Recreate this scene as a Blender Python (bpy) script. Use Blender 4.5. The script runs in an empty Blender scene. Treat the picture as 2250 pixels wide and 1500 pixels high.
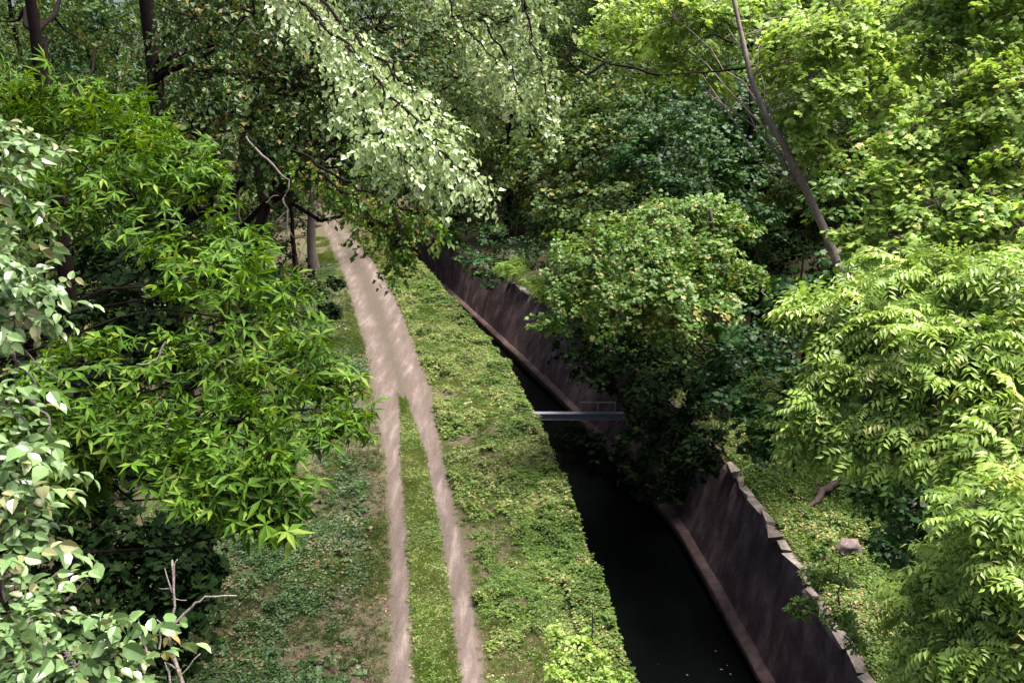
import bpy, math, random
import numpy as np

# ------------------------------------------------------------------ camera, world, light
sc = bpy.context.scene
C = sc.collection
FPX, CX, CY = 2000.0, 1125.0, 750.0          # focal length and centre in photo pixels
CAMZ = 13.0
PITCH = math.atan((CY - 178.0) / FPX)
cam = bpy.data.cameras.new('camera')
cam.sensor_width = 36.0
cam.lens = FPX / 2250.0 * 36.0
cam.clip_start, cam.clip_end = 0.1, 900.0
co = bpy.data.objects.new('camera', cam)
co.location = (0, 0, CAMZ)
co.rotation_euler = (math.pi / 2 - PITCH, 0, 0)
C.objects.link(co)
sc.camera = co

SUN_EL, SUN_AZ = 72.0, 85.0                   # azimuth measured from +Y towards +X
world = bpy.data.worlds.new('World')
sc.world = world
world.use_nodes = True
nt = world.node_tree
bg = nt.nodes['Background']
sky = nt.nodes.new('ShaderNodeTexSky')
sky.sky_type = 'NISHITA'
sky.sun_disc = False
sky.sun_elevation = math.radians(SUN_EL)
sky.sun_rotation = math.radians(SUN_AZ)
sky.air_density = 1.0
sky.dust_density = 4.0
sky.ozone_density = 0.6
nt.links.new(sky.outputs[0], bg.inputs[0])
bg.inputs[1].default_value = 0.05
sl = bpy.data.lights.new('sun', 'SUN')
sl.energy = 4.5
sl.angle = math.radians(32)
sl.color = (1.0, 0.95, 0.87)
so = bpy.data.objects.new('sun', sl)
el, az = math.radians(SUN_EL), math.radians(SUN_AZ)
from mathutils import Vector
sd = Vector((math.sin(az) * math.cos(el), math.cos(az) * math.cos(el), math.sin(el)))
so.rotation_euler = sd.to_track_quat('Z', 'Y').to_euler()
so.location = (0, 0, 60)
C.objects.link(so)
sc.view_settings.view_transform = 'Standard'
sc.view_settings.look = 'None'
sc.view_settings.gamma = 1.0
sc.view_settings.exposure = 1.75
sc.render.engine = 'CYCLES'
sc.cycles.max_bounces = 5
sc.cycles.diffuse_bounces = 1
sc.cycles.glossy_bounces = 2
sc.cycles.transmission_bounces = 2
sc.cycles.use_denoising = True

# ------------------------------------------------------------------ mapping helpers
CP, SP = math.cos(PITCH), math.sin(PITCH)
FW, UP = np.array([0, CP, -SP]), np.array([0, SP, CP])


def pd(px, py, d):
    """world point seen at photo pixel (px, py), d metres in front of the lens"""
    return np.array([(px - CX) / FPX * d, 0, CAMZ]) + FW * d + UP * (-(py - CY) / FPX * d)


def gp(px, py, z=0.0):
    r = np.array([(px - CX) / FPX, 0, 0]) + FW + UP * (-(py - CY) / FPX)
    return np.array([0, 0, CAMZ]) + r * ((z - CAMZ) / r[2])


def curve(pts, z=0.0, ext=None):
    w = np.array([gp(a, b, z) for a, b in pts])
    w = w[np.argsort(w[:, 1])]
    X, Y = list(w[:, 0]), list(w[:, 1])
    s0 = (X[1] - X[0]) / (Y[1] - Y[0])
    X.insert(0, X[0] - s0 * 50); Y.insert(0, Y[0] - 50)
    s1 = (X[-1] - X[-3]) / (Y[-1] - Y[-3]) if ext is None else ext
    X.append(X[-1] + s1 * 160); Y.append(Y[-1] + 160)
    yy = np.arange(-40, 260, 0.5)
    xx = np.interp(yy, Y, X)
    k = np.ones(9) / 9
    xs = np.convolve(np.pad(xx, 4, mode='edge'), k, mode='valid')
    return lambda y: np.interp(y, yy, xs)


f_lt = curve([(883, 1500), (881, 1300), (872, 1100), (860, 950), (846, 850), (825, 760), (790, 660), (765, 590), (735, 530), (708, 470)])
f_rt = curve([(1037, 1500), (1010, 1300), (982, 1130), (952, 1000), (924, 880), (893, 780), (858, 670), (820, 595), (772, 530), (722, 470)])
f_cl = curve([(1368, 1500), (1282, 1230), (1203, 1000), (1146, 880), (1102, 800), (1000, 675), (905, 565)], ext=-0.42)
f_le = curve([(1680, 1500), (1480, 1140), (1240, 880), (1130, 775), (930, 590)], z=-3.2)       # lip of the ledge
LEDGE = 0.30


f_cr = curve([(1900, 1500), (1712, 1190), (1585, 1000), (1420, 835), (1200, 668), (1020, 560), (925, 512)], ext=-0.42)


def f_cw(y):                                   # half width of the trodden earth
    return np.interp(y, [0, 34, 38, 44, 50, 60, 70, 90], [-1.5, -.4, .3, .8, 1.0, 1.1, 1.0, 0.9])


def sstep(t):
    t = np.clip(t, 0, 1)
    return t * t * (3 - 2 * t)


_LAT = np.random.default_rng(99).uniform(-1, 1, (256, 256))


def wob(x, y, s=1.0, o=0.0):
    """smooth value noise, about -1 .. 1"""
    x, y = np.asarray(x, float), np.asarray(y, float)
    tot = 0
    for k, (f, a) in enumerate(((.42, 1.0), (.95, .6), (2.1, .35))):
        u, v = x * s * f + 17.3 * o + 31.7 * k + 500, y * s * f * .8 + 9.1 * o + 11.3 * k + 500
        iu, iv = np.floor(u).astype(int), np.floor(v).astype(int)
        fu, fv = u - iu, v - iv
        fu, fv = fu * fu * (3 - 2 * fu), fv * fv * (3 - 2 * fv)
        g = lambda a_, b_: _LAT[(a_ * 7 + b_ * 131 // 1) % 256, (b_ + a_ * 57) % 256]
        tot = tot + a * ((g(iu, iv) * (1 - fu) + g(iu + 1, iv) * fu) * (1 - fv) + (g(iu, iv + 1) * (1 - fu) + g(iu + 1, iv + 1) * fu) * fv)
    return tot / 1.15


def zleft(x, y):
    u = (f_lt(y) - 2.6) - x
    return -3.2 * sstep(u / 10.0) + 0.05 * wob(x, y, 1.5) * sstep((f_lt(y) - 0.5 - x) / 1.5)


def zright(x, y):
    v = x - f_cr(y) - 2.2
    return 9.0 * sstep(v / 34.0) + 0.07 * wob(x, y, 1.2, 1.0)


def zground(x, y):
    return zleft(x, y) if x < (f_cl(y) + f_cr(y)) / 2 else zright(x, y)


# ------------------------------------------------------------------ materials
def mat(name):
    m = bpy.data.materials.new(name)
    m.use_nodes = True
    return m, m.node_tree, m.node_tree.nodes['Principled BSDF']


def N(t, kind, **kw):
    n = t.nodes.new('ShaderNode' + kind)
    for k, v in kw.items():
        setattr(n, k, v)
    return n


def ramp(t, src, stops):
    r = N(t, 'ValToRGB')
    cr = r.color_ramp
    while len(cr.elements) < len(stops):
        cr.elements.new(0.5)
    for e, (p, c) in zip(cr.elements, stops):
        e.position = p
        e.color = (*c, 1) if len(c) == 3 else c
    t.links.new(src, r.inputs[0])
    return r.outputs[0]


def noise(t, scale, detail=4, rough=0.6, dist=0.0, stretch=None):
    n = N(t, 'TexNoise')
    n.inputs['Scale'].default_value = scale
    n.inputs['Detail'].default_value = detail
    n.inputs['Roughness'].default_value = rough
    n.inputs['Distortion'].default_value = dist
    g = N(t, 'NewGeometry')
    if stretch:
        mp = N(t, 'Mapping')
        mp.inputs['Scale'].default_value = stretch
        t.links.new(g.outputs['Position'], mp.inputs[0])
        t.links.new(mp.outputs[0], n.inputs['Vector'])
    else:
        t.links.new(g.outputs['Position'], n.inputs['Vector'])
    return n.outputs['Fac']


def mix(t, a, b, f):
    m = N(t, 'Mix', data_type='RGBA')
    for i, v in ((6, a), (7, b)):
        if isinstance(v, tuple):
            m.inputs[i].default_value = (*v, 1)
        else:
            t.links.new(v, m.inputs[i])
    if isinstance(f, float):
        m.inputs[0].default_value = f
    else:
        t.links.new(f, m.inputs[0])
    return m.outputs[2]


def math_(t, op, a, b=0.0, c=None):
    m = N(t, 'Math', operation=op)
    for i, v in enumerate((a, b) if c is None else (a, b, c)):
        if isinstance(v, (int, float)):
            m.inputs[i].default_value = v
        else:
            t.links.new(v, m.inputs[i])
    return m.outputs[0]


def bump(t, b, h, strength=0.5, dist=0.02):
    n = N(t, 'Bump')
    n.inputs['Strength'].default_value = strength
    n.inputs['Distance'].default_value = dist
    t.links.new(h, n.inputs['Height'])
    t.links.new(n.outputs[0], b.inputs['Normal'])


def leaf_mat(name, dark, light, tip=None, rough=0.45, trans=0.3, spec=0.5, back=None):
    m, t, b = mat(name)
    at = N(t, 'Attribute', attribute_name='v')
    tip = tip or light
    col = ramp(t, at.outputs['Fac'], [(0.0, dark), (0.6, light), (0.93, light), (0.985, tip)])
    big = noise(t, 0.6, 3)
    hs = N(t, 'HueSaturation')
    t.links.new(col, hs.inputs['Color'])
    mr = N(t, 'MapRange')
    mr.inputs[1].default_value, mr.inputs[2].default_value = 0.3, 0.7
    mr.inputs[3].default_value, mr.inputs[4].default_value = 0.75, 1.25
    t.links.new(big, mr.inputs[0])
    t.links.new(mr.outputs[0], hs.inputs['Value'])
    col = hs.outputs[0]
    t.links.new(col, b.inputs['Base Color'])
    b.inputs['Roughness'].default_value = rough
    b.inputs['Specular IOR Level'].default_value = spec
    tr = N(t, 'BsdfTranslucent')
    hs2 = N(t, 'HueSaturation')
    hs2.inputs['Saturation'].default_value = 1.1
    hs2.inputs['Hue'].default_value = 0.485
    hs2.inputs['Value'].default_value = 1.3
    t.links.new(col, hs2.inputs['Color'])
    t.links.new(hs2.outputs[0], tr.inputs['Color'])
    ms = N(t, 'MixShader')
    ms.inputs[0].default_value = trans
    t.links.new(b.outputs[0], ms.inputs[1])
    t.links.new(tr.outputs[0], ms.inputs[2])
    t.links.new(ms.outputs[0], t.nodes['Material Output'].inputs[0])
    return m


def bark_mat(name, c1, c2):
    m, t, b = mat(name)
    n = noise(t, 9, 6, 0.7, 0.5)
    n2 = noise(t, 2.5, 4)
    c = ramp(t, n, [(0.3, c1), (0.7, c2)])
    c = mix(t, c, tuple(0.6 * v for v in c1), math_(t, 'MULTIPLY', n2, 0.5))
    t.links.new(c, b.inputs['Base Color'])
    b.inputs['Roughness'].default_value = 0.9
    b.inputs['Specular IOR Level'].default_value = 0.08
    bump(t, b, noise(t, 25, 5, 0.7, 1.0), 0.8, 0.03)
    return m


M = {}
M['lance'] = leaf_mat('leaf_lance', (0.026, 0.066, 0.006), (0.082, 0.168, 0.016), (0.18, 0.26, 0.04), 0.55, 0.3, 0.15)
M['broad'] = leaf_mat('leaf_broad_near', (0.075, 0.14, 0.045), (0.17, 0.27, 0.10), (0.22, 0.22, 0.10), 0.36, 0.2, 0.7)
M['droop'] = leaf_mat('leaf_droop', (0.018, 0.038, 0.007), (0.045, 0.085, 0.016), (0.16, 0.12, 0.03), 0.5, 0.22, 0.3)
M['pale_lit'] = leaf_mat('leaf_pale_lit', (0.19, 0.28, 0.09), (0.42, 0.52, 0.26), (0.58, 0.60, 0.40), 0.33, 0.25, 0.9)  # lit look of the boughs put into a pale leaf colour
M['olive'] = leaf_mat('leaf_olive', (0.03, 0.06, 0.011), (0.085, 0.145, 0.03), (0.17, 0.16, 0.04), 0.5, 0.3, 0.3)
M['mid'] = leaf_mat('leaf_mid', (0.05, 0.11, 0.014), (0.12, 0.22, 0.035), (0.30, 0.27, 0.08), 0.45, 0.3, 0.35)
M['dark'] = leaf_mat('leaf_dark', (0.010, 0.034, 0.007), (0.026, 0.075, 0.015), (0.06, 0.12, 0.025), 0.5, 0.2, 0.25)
M['deep'] = leaf_mat('leaf_painted_shade', (0.003, 0.009, 0.002), (0.007, 0.018, 0.004), (0.02, 0.035, 0.008), 0.7, 0.1, 0.06)  # near-black leaf colour with deep shade painted in
M['lime'] = leaf_mat('leaf_lime', (0.15, 0.23, 0.04), (0.32, 0.48, 0.10), (0.42, 0.50, 0.16), 0.5, 0.38, 0.3)
M['yellow'] = leaf_mat('leaf_yellowgreen', (0.11, 0.19, 0.03), (0.30, 0.46, 0.09), (0.46, 0.48, 0.15), 0.5, 0.35, 0.3)
M['ash'] = leaf_mat('leaf_frond', (0.11, 0.19, 0.03), (0.30, 0.44, 0.095), (0.46, 0.48, 0.16), 0.42, 0.34, 0.5)
M['grey'] = leaf_mat('leaf_greygreen', (0.09, 0.15, 0.05), (0.23, 0.32, 0.12), (0.36, 0.38, 0.16), 0.45)
M['herb'] = leaf_mat('leaf_herb', (0.035, 0.075, 0.010), (0.12, 0.19, 0.032), (0.36, 0.28, 0.14), 0.5, 0.25, 0.3)
M['herbdark'] = leaf_mat('leaf_herb_dark', (0.022, 0.055, 0.010), (0.055, 0.11, 0.026), (0.24, 0.16, 0.08), 0.5, 0.25)
M['grass'] = leaf_mat('leaf_grass', (0.06, 0.11, 0.014), (0.14, 0.215, 0.038), (0.34, 0.30, 0.14), 0.5, 0.25)
M['litter'] = leaf_mat('leaf_litter', (0.05, 0.03, 0.022), (0.17, 0.11, 0.075), (0.36, 0.28, 0.2), 0.8, 0.1, 0.2)
M['yleaf'] = leaf_mat('leaf_yellow', (0.35, 0.33, 0.10), (0.45, 0.42, 0.15), (0.45, 0.28, 0.1), 0.5, 0.35)
M['bark_d'] = bark_mat('bark_dark', (0.008, 0.005, 0.005), (0.024, 0.016, 0.015))
M['bark_g'] = bark_mat('bark_grey', (0.09, 0.07, 0.065), (0.25, 0.21, 0.20))
M['bark_b'] = bark_mat('bark_brown', (0.05, 0.035, 0.03), (0.17, 0.125, 0.115))
M['bark_p'] = bark_mat('bark_pale', (0.16, 0.12, 0.11), (0.38, 0.32, 0.29))
M['twig'] = bark_mat('twig_pale', (0.22, 0.18, 0.17), (0.40, 0.34, 0.33))


def ground_mat(name, right=False):
    m, t, b = mat(name)
    n1, n2, n3 = noise(t, 0.9, 5, 0.65), noise(t, 6, 6, 0.75), noise(t, 40, 3, 0.7)
    n4 = noise(t, 14, 5, 0.75, 0.0, (1, .45, 1))
    soil = ramp(t, n3, [(0.33, (0.022, 0.015, 0.011)), (0.52, (0.085, 0.056, 0.046)), (0.72, (0.20, 0.145, 0.125))])
    green = ramp(t, n3, [(0.33, (0.025, 0.034, 0.012)), (0.7, (0.12, 0.14, 0.05))])
    gm = ramp(t, math_(t, 'MULTIPLY_ADD', n2, 0.7, math_(t, 'MULTIPLY', n1, 0.4)), [(0.48, (0, 0, 0)), (0.64, (1, 1, 1))])
    c = mix(t, soil, green, gm)
    if not right:
        at = N(t, 'Attribute', attribute_name='dirt')
        e = math_(t, 'ADD', at.outputs['Fac'], math_(t, 'MULTIPLY', math_(t, 'SUBTRACT', n4, 0.5), 0.5))
        e = math_(t, 'ADD', e, math_(t, 'MULTIPLY', math_(t, 'SUBTRACT', n3, 0.5), 0.35))
        f = math_(t, 'MULTIPLY_ADD', e, -4.5, 0.5)
        f = math_(t, 'MAXIMUM', math_(t, 'MINIMUM', f, 1.0), 0.0)
        d = ramp(t, noise(t, 1.6, 7, 0.7, 0.0, (1.6, .22, 1)), [(0.3, (0.07, 0.052, 0.046)), (0.52, (0.12, 0.092, 0.082)), (0.72, (0.25, 0.20, 0.182))])
        d2 = mix(t, d, (0.12, 0.08, 0.07), math_(t, 'MULTIPLY', ramp(t, n3, [(0.55, (0, 0, 0)), (0.7, (1, 1, 1))]), 0.55))
        ar = N(t, 'Attribute', attribute_name='rut')
        fr = math_(t, 'MULTIPLY_ADD', math_(t, 'ADD', ar.outputs['Fac'], math_(t, 'MULTIPLY', math_(t, 'SUBTRACT', n2, 0.5), 0.8)), -1.6, 0.6)
        fr = math_(t, 'MAXIMUM', math_(t, 'MINIMUM', fr, 1.0), 0.0)
        brown = mix(t, mix(t, d2, (0.06, 0.042, 0.038), 0.85), (0.09, 0.09, 0.05), math_(t, 'MULTIPLY', n1, 0.5))
        d2 = mix(t, brown, d2, fr)
        peb = N(t, 'TexVoronoi')
        peb.inputs['Scale'].default_value = 26
        gg = N(t, 'NewGeometry')
        t.links.new(gg.outputs['Position'], peb.inputs['Vector'])
        pm = ramp(t, peb.outputs['Distance'], [(0.10, (1, 1, 1)), (0.22, (0, 0, 0))])
        sel = ramp(t, peb.outputs['Color'], [(0.62, (0, 0, 0)), (0.68, (1, 1, 1))])
        d2 = mix(t, d2, (0.42, 0.37, 0.33), math_(t, 'MULTIPLY', math_(t, 'MULTIPLY', pm, sel), 0.7))
        d2 = mix(t, d2, (0.05, 0.035, 0.03), math_(t, 'MULTIPLY', ramp(t, n4, [(0.58, (0, 0, 0)), (0.72, (1, 1, 1))]), 0.6))
        c = mix(t, c, d2, f)
    t.links.new(c, b.inputs['Base Color'])
    b.inputs['Roughness'].default_value = 0.95
    b.inputs['Specular IOR Level'].default_value = 0.2
    bump(t, b, math_(t, 'ADD', n2, math_(t, 'MULTIPLY', n3, 0.5)), 0.7, 0.05)
    return m


M['ground'] = ground_mat('towpath_ground')
M['bank'] = ground_mat('bank_ground', True)


def wall_mat(name, c1, c2, c3):
    m, t, b = mat(name)
    n1, n2 = noise(t, 0.8, 6, 0.65), noise(t, 7, 5, 0.7)
    c = ramp(t, n1, [(0.36, c1), (0.5, c2), (0.64, c3)])
    mp = N(t, 'Mapping')
    g = N(t, 'NewGeometry')
    t.links.new(g.outputs['Position'], mp.inputs[0])
    mp.inputs['Scale'].default_value = (1.2, 1.2, 0.12)
    st = N(t, 'TexNoise')
    st.inputs['Scale'].default_value = 2.2
    st.inputs['Detail'].default_value = 5
    t.links.new(mp.outputs[0], st.inputs['Vector'])
    streak = ramp(t, st.outputs['Fac'], [(0.42, (0, 0, 0)), (0.65, (1, 1, 1))])
    c = mix(t, c, tuple(0.45 * v for v in c1), math_(t, 'MULTIPLY', streak, 0.6))
    c = mix(t, c, tuple(0.5 * v for v in c2), math_(t, 'MULTIPLY', n2, 0.5))
    t.links.new(c, b.inputs['Base Color'])
    moss = ramp(t, noise(t, 1.7, 7, 0.75), [(0.56, (0, 0, 0)), (0.66, (1, 1, 1))])
    c = mix(t, c, (0.035, 0.045, 0.016), math_(t, 'MULTIPLY', moss, 0.65))
    t.links.new(c, b.inputs['Base Color'])
    b.inputs['Roughness'].default_value = 0.85
    bump(t, b, math_(t, 'ADD', n2, math_(t, 'MULTIPLY', n1, 1.5)), 0.7, 0.05)
    return m


M['wall'] = wall_mat('canal_wall', (0.045, 0.024, 0.027), (0.13, 0.076, 0.078), (0.27, 0.18, 0.168))
M['ledge'] = wall_mat('ledge_stone', (0.10, 0.058, 0.054), (0.17, 0.10, 0.09), (0.24, 0.16, 0.15))
M['coping'] = wall_mat('coping_stone', (0.10, 0.075, 0.065), (0.20, 0.16, 0.14), (0.38, 0.33, 0.30))
M['railing'] = wall_mat('rail_paint', (0.30, 0.28, 0.28), (0.42, 0.40, 0.40), (0.55, 0.53, 0.53))

m, t, b = mat('canal_water')
b.inputs['Base Color'].default_value = (0.002, 0.0025, 0.0025, 1)
b.inputs['Roughness'].default_value = 0.12
b.inputs['IOR'].default_value = 1.33
b.inputs['Specular IOR Level'].default_value = 0.12
bump(t, b, noise(t, 2.5, 3), 0.15, 0.02)
M['water'] = m
m, t, b = mat('painted_steel')
n = noise(t, 12, 4)
t.links.new(ramp(t, n, [(0.3, (0.14, 0.15, 0.19)), (0.7, (0.32, 0.33, 0.40))]), b.inputs['Base Color'])
b.inputs['Roughness'].default_value = 0.6
M['steel'] = m
m, t, b = mat('field_stone')
t.links.new(ramp(t, noise(t, 14, 5), [(0.3, (0.09, 0.06, 0.056)), (0.7, (0.24, 0.175, 0.17))]), b.inputs['Base Color'])
b.inputs['Roughness'].default_value = 0.9
bump(t, b, noise(t, 20, 5), 0.7, 0.03)
M['stone'] = m


# ------------------------------------------------------------------ mesh helpers
def tag(o, label=None, cat=None, group=None, kind=None):
    for k, v in (('label', label), ('category', cat), ('group', group), ('kind', kind)):
        if v:
            o[k] = v
    return o


def empty(name, loc):
    o = bpy.data.objects.new(name, None)
    o.location = tuple(loc)
    o.empty_display_size = 0.3
    C.objects.link(o)
    return o


def link_mesh(name, me, material, parent=None, origin=None):
    me.materials.append(material)
    o = bpy.data.objects.new(name, me)
    C.objects.link(o)
    if parent is not None:
        o.parent = parent
    elif origin is not None:
        o.location = tuple(origin)
    return o


def tri_mesh(name, V, F, var=None, smooth=False):
    """V (n,3), F (m,k) arrays, k = 3 or 4"""
    me = bpy.data.meshes.new(name)
    k = F.shape[1]
    me.vertices.add(len(V))
    me.vertices.foreach_set('co', np.ascontiguousarray(V, dtype=np.float32).ravel())
    me.loops.add(F.size)
    me.loops.foreach_set('vertex_index', np.ascontiguousarray(F, dtype=np.int32).ravel())
    me.polygons.add(len(F))
    me.polygons.foreach_set('loop_start', np.arange(0, F.size, k, dtype=np.int32))
    me.polygons.foreach_set('use_smooth', np.full(len(F), smooth))
    if var is not None:
        a = me.attributes.new('v', 'FLOAT', 'POINT')
        a.data.foreach_set('value', var.astype(np.float32))
    me.update(calc_edges=True)
    me.validate()
    return me


class Wood:
    def __init__(s):
        s.V, s.F, s.n = [], [], 0

    def tube(s, pts, rads, sides=7, rng=None, rough=0.12):
        pts = np.asarray(pts, float)
        rads = np.asarray(rads, float)
        T = np.gradient(pts, axis=0)
        T /= np.linalg.norm(T, axis=1)[:, None] + 1e-9
        ref = np.array([0.31, 0.95, 0.05])
        if abs(T[:, :].mean(0) @ ref) > 0.9:
            ref = np.array([0.95, 0.1, 0.3])
        A = np.cross(T, ref)
        A /= np.linalg.norm(A, axis=1)[:, None] + 1e-9
        B = np.cross(T, A)
        an = np.linspace(0, 2 * np.pi, sides, endpoint=False)
        r = rads[:, None] * (1 + (rng.uniform(-rough, rough, (len(pts), sides)) if rng is not None else 0))
        ring = pts[:, None, :] + (A[:, None, :] * np.cos(an)[None, :, None] + B[:, None, :] * np.sin(an)[None, :, None]) * r[..., None]
        s.V.append(ring.reshape(-1, 3))
        m = len(pts)
        i = np.arange(m - 1)[:, None] * sides
        j = np.arange(sides)[None, :]
        jn = (j + 1) % sides
        q = np.stack([i + j, i + jn, i + sides + jn, i + sides + j], -1).reshape(-1, 4) + s.n
        s.F.append(q)
        # closed tip
        c = m * sides
        s.V.append((pts[-1] + T[-1] * rads[-1] * 0.6)[None])
        tipq = np.stack([(m - 1) * sides + j[0], (m - 1) * sides + jn[0], np.full(sides, c), np.full(sides, c)], -1) + s.n
        s.tips = getattr(s, 'tips', [])
        s.tips.append(tipq[:, :3])
        s.n += c + 1

    def build(s, name, material, parent=None, org=(0, 0, 0)):
        V = np.concatenate(s.V) - np.array(org)
        Q = np.concatenate(s.F)
        Tn = np.concatenate([Q[:, [0, 1, 2]], Q[:, [0, 2, 3]]] + s.tips)
        return link_mesh(name, tri_mesh(name, V, Tn, None, True), material, parent, org if parent is None else None)


def wander(a, b, n, amp, rng, sag=0.0):
    a, b = np.asarray(a, float), np.asarray(b, float)
    t = np.linspace(0, 1, n)[:, None]
    p = a + (b - a) * t
    L = np.linalg.norm(b - a)
    w = rng.normal(0, amp * L, (n, 3)) * np.sin(np.pi * t)
    p = p + w
    p[:, 2] += (np.sin(np.pi * t[:, 0])) * sag * L
    return p


# ------------------------------------------------------------------ leaf templates (grow along +Y, faces up +Z)
def leaf(L, W, det):
    if det == 0:
        V = np.array([[0, 0, 0], [W / 2, .45 * L, .02 * L], [0, L, -.1 * L], [-W / 2, .45 * L, .02 * L]])
        F = np.array([[0, 1, 2], [0, 2, 3]])
    elif det == 1:
        V = np.array([[0, 0, 0], [W / 2, .42 * L, .10 * W], [0, L, -.16 * L], [-W / 2, .42 * L, .10 * W], [0, .5 * L, -.14 * W]])
        F = np.array([[0, 1, 4], [1, 2, 4], [2, 3, 4], [3, 0, 4]])
    elif det == 2:
        V = np.array([[0, 0, 0], [W * .40, .18 * L, .1 * W], [W * .5, .42 * L, .12 * W], [W * .3, .75 * L, .0], [0, L, -.2 * L],
                      [-W * .3, .75 * L, .0], [-W * .5, .42 * L, .12 * W], [-W * .40, .18 * L, .1 * W], [0, .3 * L, -.08 * W], [0, .65 * L, -.12 * W]])
        F = np.array([[0, 1, 8], [1, 2, 8], [2, 9, 8], [2, 3, 9], [3, 4, 9], [4, 5, 9], [5, 6, 9], [6, 8, 9], [6, 7, 8], [7, 0, 8]])
    else:  # maple
        a = np.radians([-160, -128, -100, -72, -52, -26, 0, 26, 52, 72, 100, 128, 160])
        r = np.array([.30, .50, .34, .66, .42, .58, .78, .58, .42, .66, .34, .50, .30]) * L
        o = np.stack([np.sin(a) * r * W / L * 1.25, .3 * L + np.cos(a) * r, -.12 * r * np.abs(np.sin(a))], 1)
        V = np.concatenate([[[0, .28 * L, .03 * L]], o])
        F = np.array([[0, i, i + 1] for i in range(13, 0, -1) if i < 13] + [[0, 13, 1]])
        F = np.array([[0, i + 1, i] for i in range(1, 13)])
    return V, F


class Tpl:
    def __init__(s):
        s.V, s.F, s.v, s.n = [], [], [], 0

    def add(s, lf, pos, yaw, pitch, roll, size, rng):
        V, F = lf
        V = V * size
        cr, sr = math.cos(roll), math.sin(roll)
        cp, sp = math.cos(pitch), math.sin(pitch)
        cy, sy = math.cos(yaw), math.sin(yaw)
        R = np.array([[cy, -sy, 0], [sy, cy, 0], [0, 0, 1]]) @ np.array([[1, 0, 0], [0, cp, -sp], [0, sp, cp]]) @ np.array([[cr, 0, sr], [0, 1, 0], [-sr, 0, cr]])
        s.V.append(V @ R.T + np.asarray(pos))
        s.F.append(F + s.n)
        s.v.append(np.full(len(V), rng.random()))
        s.n += len(V)

    def done(s):
        return np.concatenate(s.V), np.concatenate(s.F), np.concatenate(s.v)


def make_templates(kind, nvar=5, seed=1):
    rng = np.random.default_rng(seed)
    U = rng.uniform
    out = []
    for k in range(nvar):
        T = Tpl()
        if kind == 'lance':
            lf = leaf(.155, .042, 1)
            for (bx, by, bz) in ((-.09, .05, 0), (.08, .14, .02), (0, .26, .03), (-.06, .20, -.06)):
                off = U(0, 6)
                for i in range(6):
                    T.add(lf, (bx, by, bz), off + i * 1.05 + U(-.3, .3), U(-.75, .25), U(-.5, .5), U(.75, 1.15), rng)
        elif kind == 'ovate':
            lf = leaf(.095, .062, 2)
            for i in range(11):
                y = .04 * i
                T.add(lf, (U(-.01, .01), y, -y * y * .4), (1 if i % 2 else -1) * U(.4, 1.2), U(-.8, .1), U(-.5, .5), U(.65, 1.15), rng)
        elif kind == 'round':
            lf = leaf(.078, .06, 1)
            for i in range(15):
                y = .03 * i
                T.add(lf, (U(-.05, .05), y, -y * y * 1.1 + U(-.03, .03)), (1 if i % 2 else -1) * U(.2, 1.4), U(-1.25, -.1), U(-.6, .6), U(.7, 1.2), rng)
        elif kind == 'hang':
            lf = leaf(.085, .062, 1)
            for i in range(18):
                s_ = .035 * i
                y, z = .22 * math.sin(min(1.57, s_ * 3)), -max(0, s_ - .12) * .9
                T.add(lf, (U(-.05, .05), y + U(-.03, .03), z), U(-3.1, 3.1), U(-1.35, -.4), U(-.6, .6), U(.7, 1.2), rng)
        elif kind == 'maple':
            lf = leaf(.13, .13, 3)
            for i in range(10):
                a = U(-1.9, 1.9)
                r = U(.03, .24)
                T.add(lf, (math.sin(a) * r, .05 + math.cos(a) * r, U(-.06, .05) - r * .2), -a + U(-.5, .5), U(-.75, .0), U(-.35, .35), U(.65, 1.15), rng)
        elif kind in ('frond', 'fine'):
            L, nl, lf = (.46, 6, leaf(.155, .07, 1)) if kind == 'frond' else (.30, 7, leaf(.06, .026, 0))
            for fr in range(6 if kind == 'frond' else 7):
                a = (fr - 2.5) * .62 + U(-.25, .25)
                if fr >= 5:
                    a += U(-.6, .6)
                hx, hy = math.sin(a), math.cos(a)
                rise, fall = U(.15, .7), U(.5, 1.0)
                tone = rng.random()
                for i in range(nl + 1):
                    tt = .2 + .8 * i / nl
                    p = (hx * tt * L, hy * tt * L, L * (rise * tt - fall * tt * tt))
                    for sgn in ((-1, 1) if i < nl else (0,)):
                        T.add(lf, p, -a + sgn * -1.25, (U(-.45, .05) - .4 * tt if sgn else -fall), U(-.35, .35), (1.0 - .45 * abs(tt - .45)) * U(.9, 1.1), rng)
                        T.v[-1][:] = np.clip(tone * .75 + U(0, .25), 0, 1)
        elif kind == 'far':
            lf = leaf(.16, .11, 0)
            for i in range(13):
                p = rng.normal(0, 1, 3)
                p = p / np.linalg.norm(p) * U(.1, .32)
                p[2] = p[2] * .5 - .2 * (p[0] ** 2 + p[1] ** 2)
                T.add(lf, p + np.array([0, .15, 0]), U(-3.1, 3.1), U(-.9, .15), U(-.5, .5), U(.7, 1.25), rng)
        elif kind == 'herb':
            lf = leaf(.075, .05, 0)
            off = U(0, 6)
            for i in range(7):
                r = U(0, .035)
                a = off + i * .9
                T.add(lf, (math.sin(a) * r, math.cos(a) * r, U(.0, .1)), -a + U(-.3, .3), U(-.35, .45), U(-.4, .4), U(.6, 1.2), rng)
        elif kind == 'blade':
            lf = leaf(.15, .012, 0)
            for i in range(8):
                a = U(0, 6.3)
                T.add(lf, (U(-.04, .04), U(-.04, .04), 0), a, U(.3, 1.3), U(-.4, .4), U(.5, 1.1), rng)
        out.append(T.done())
    return out


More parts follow.
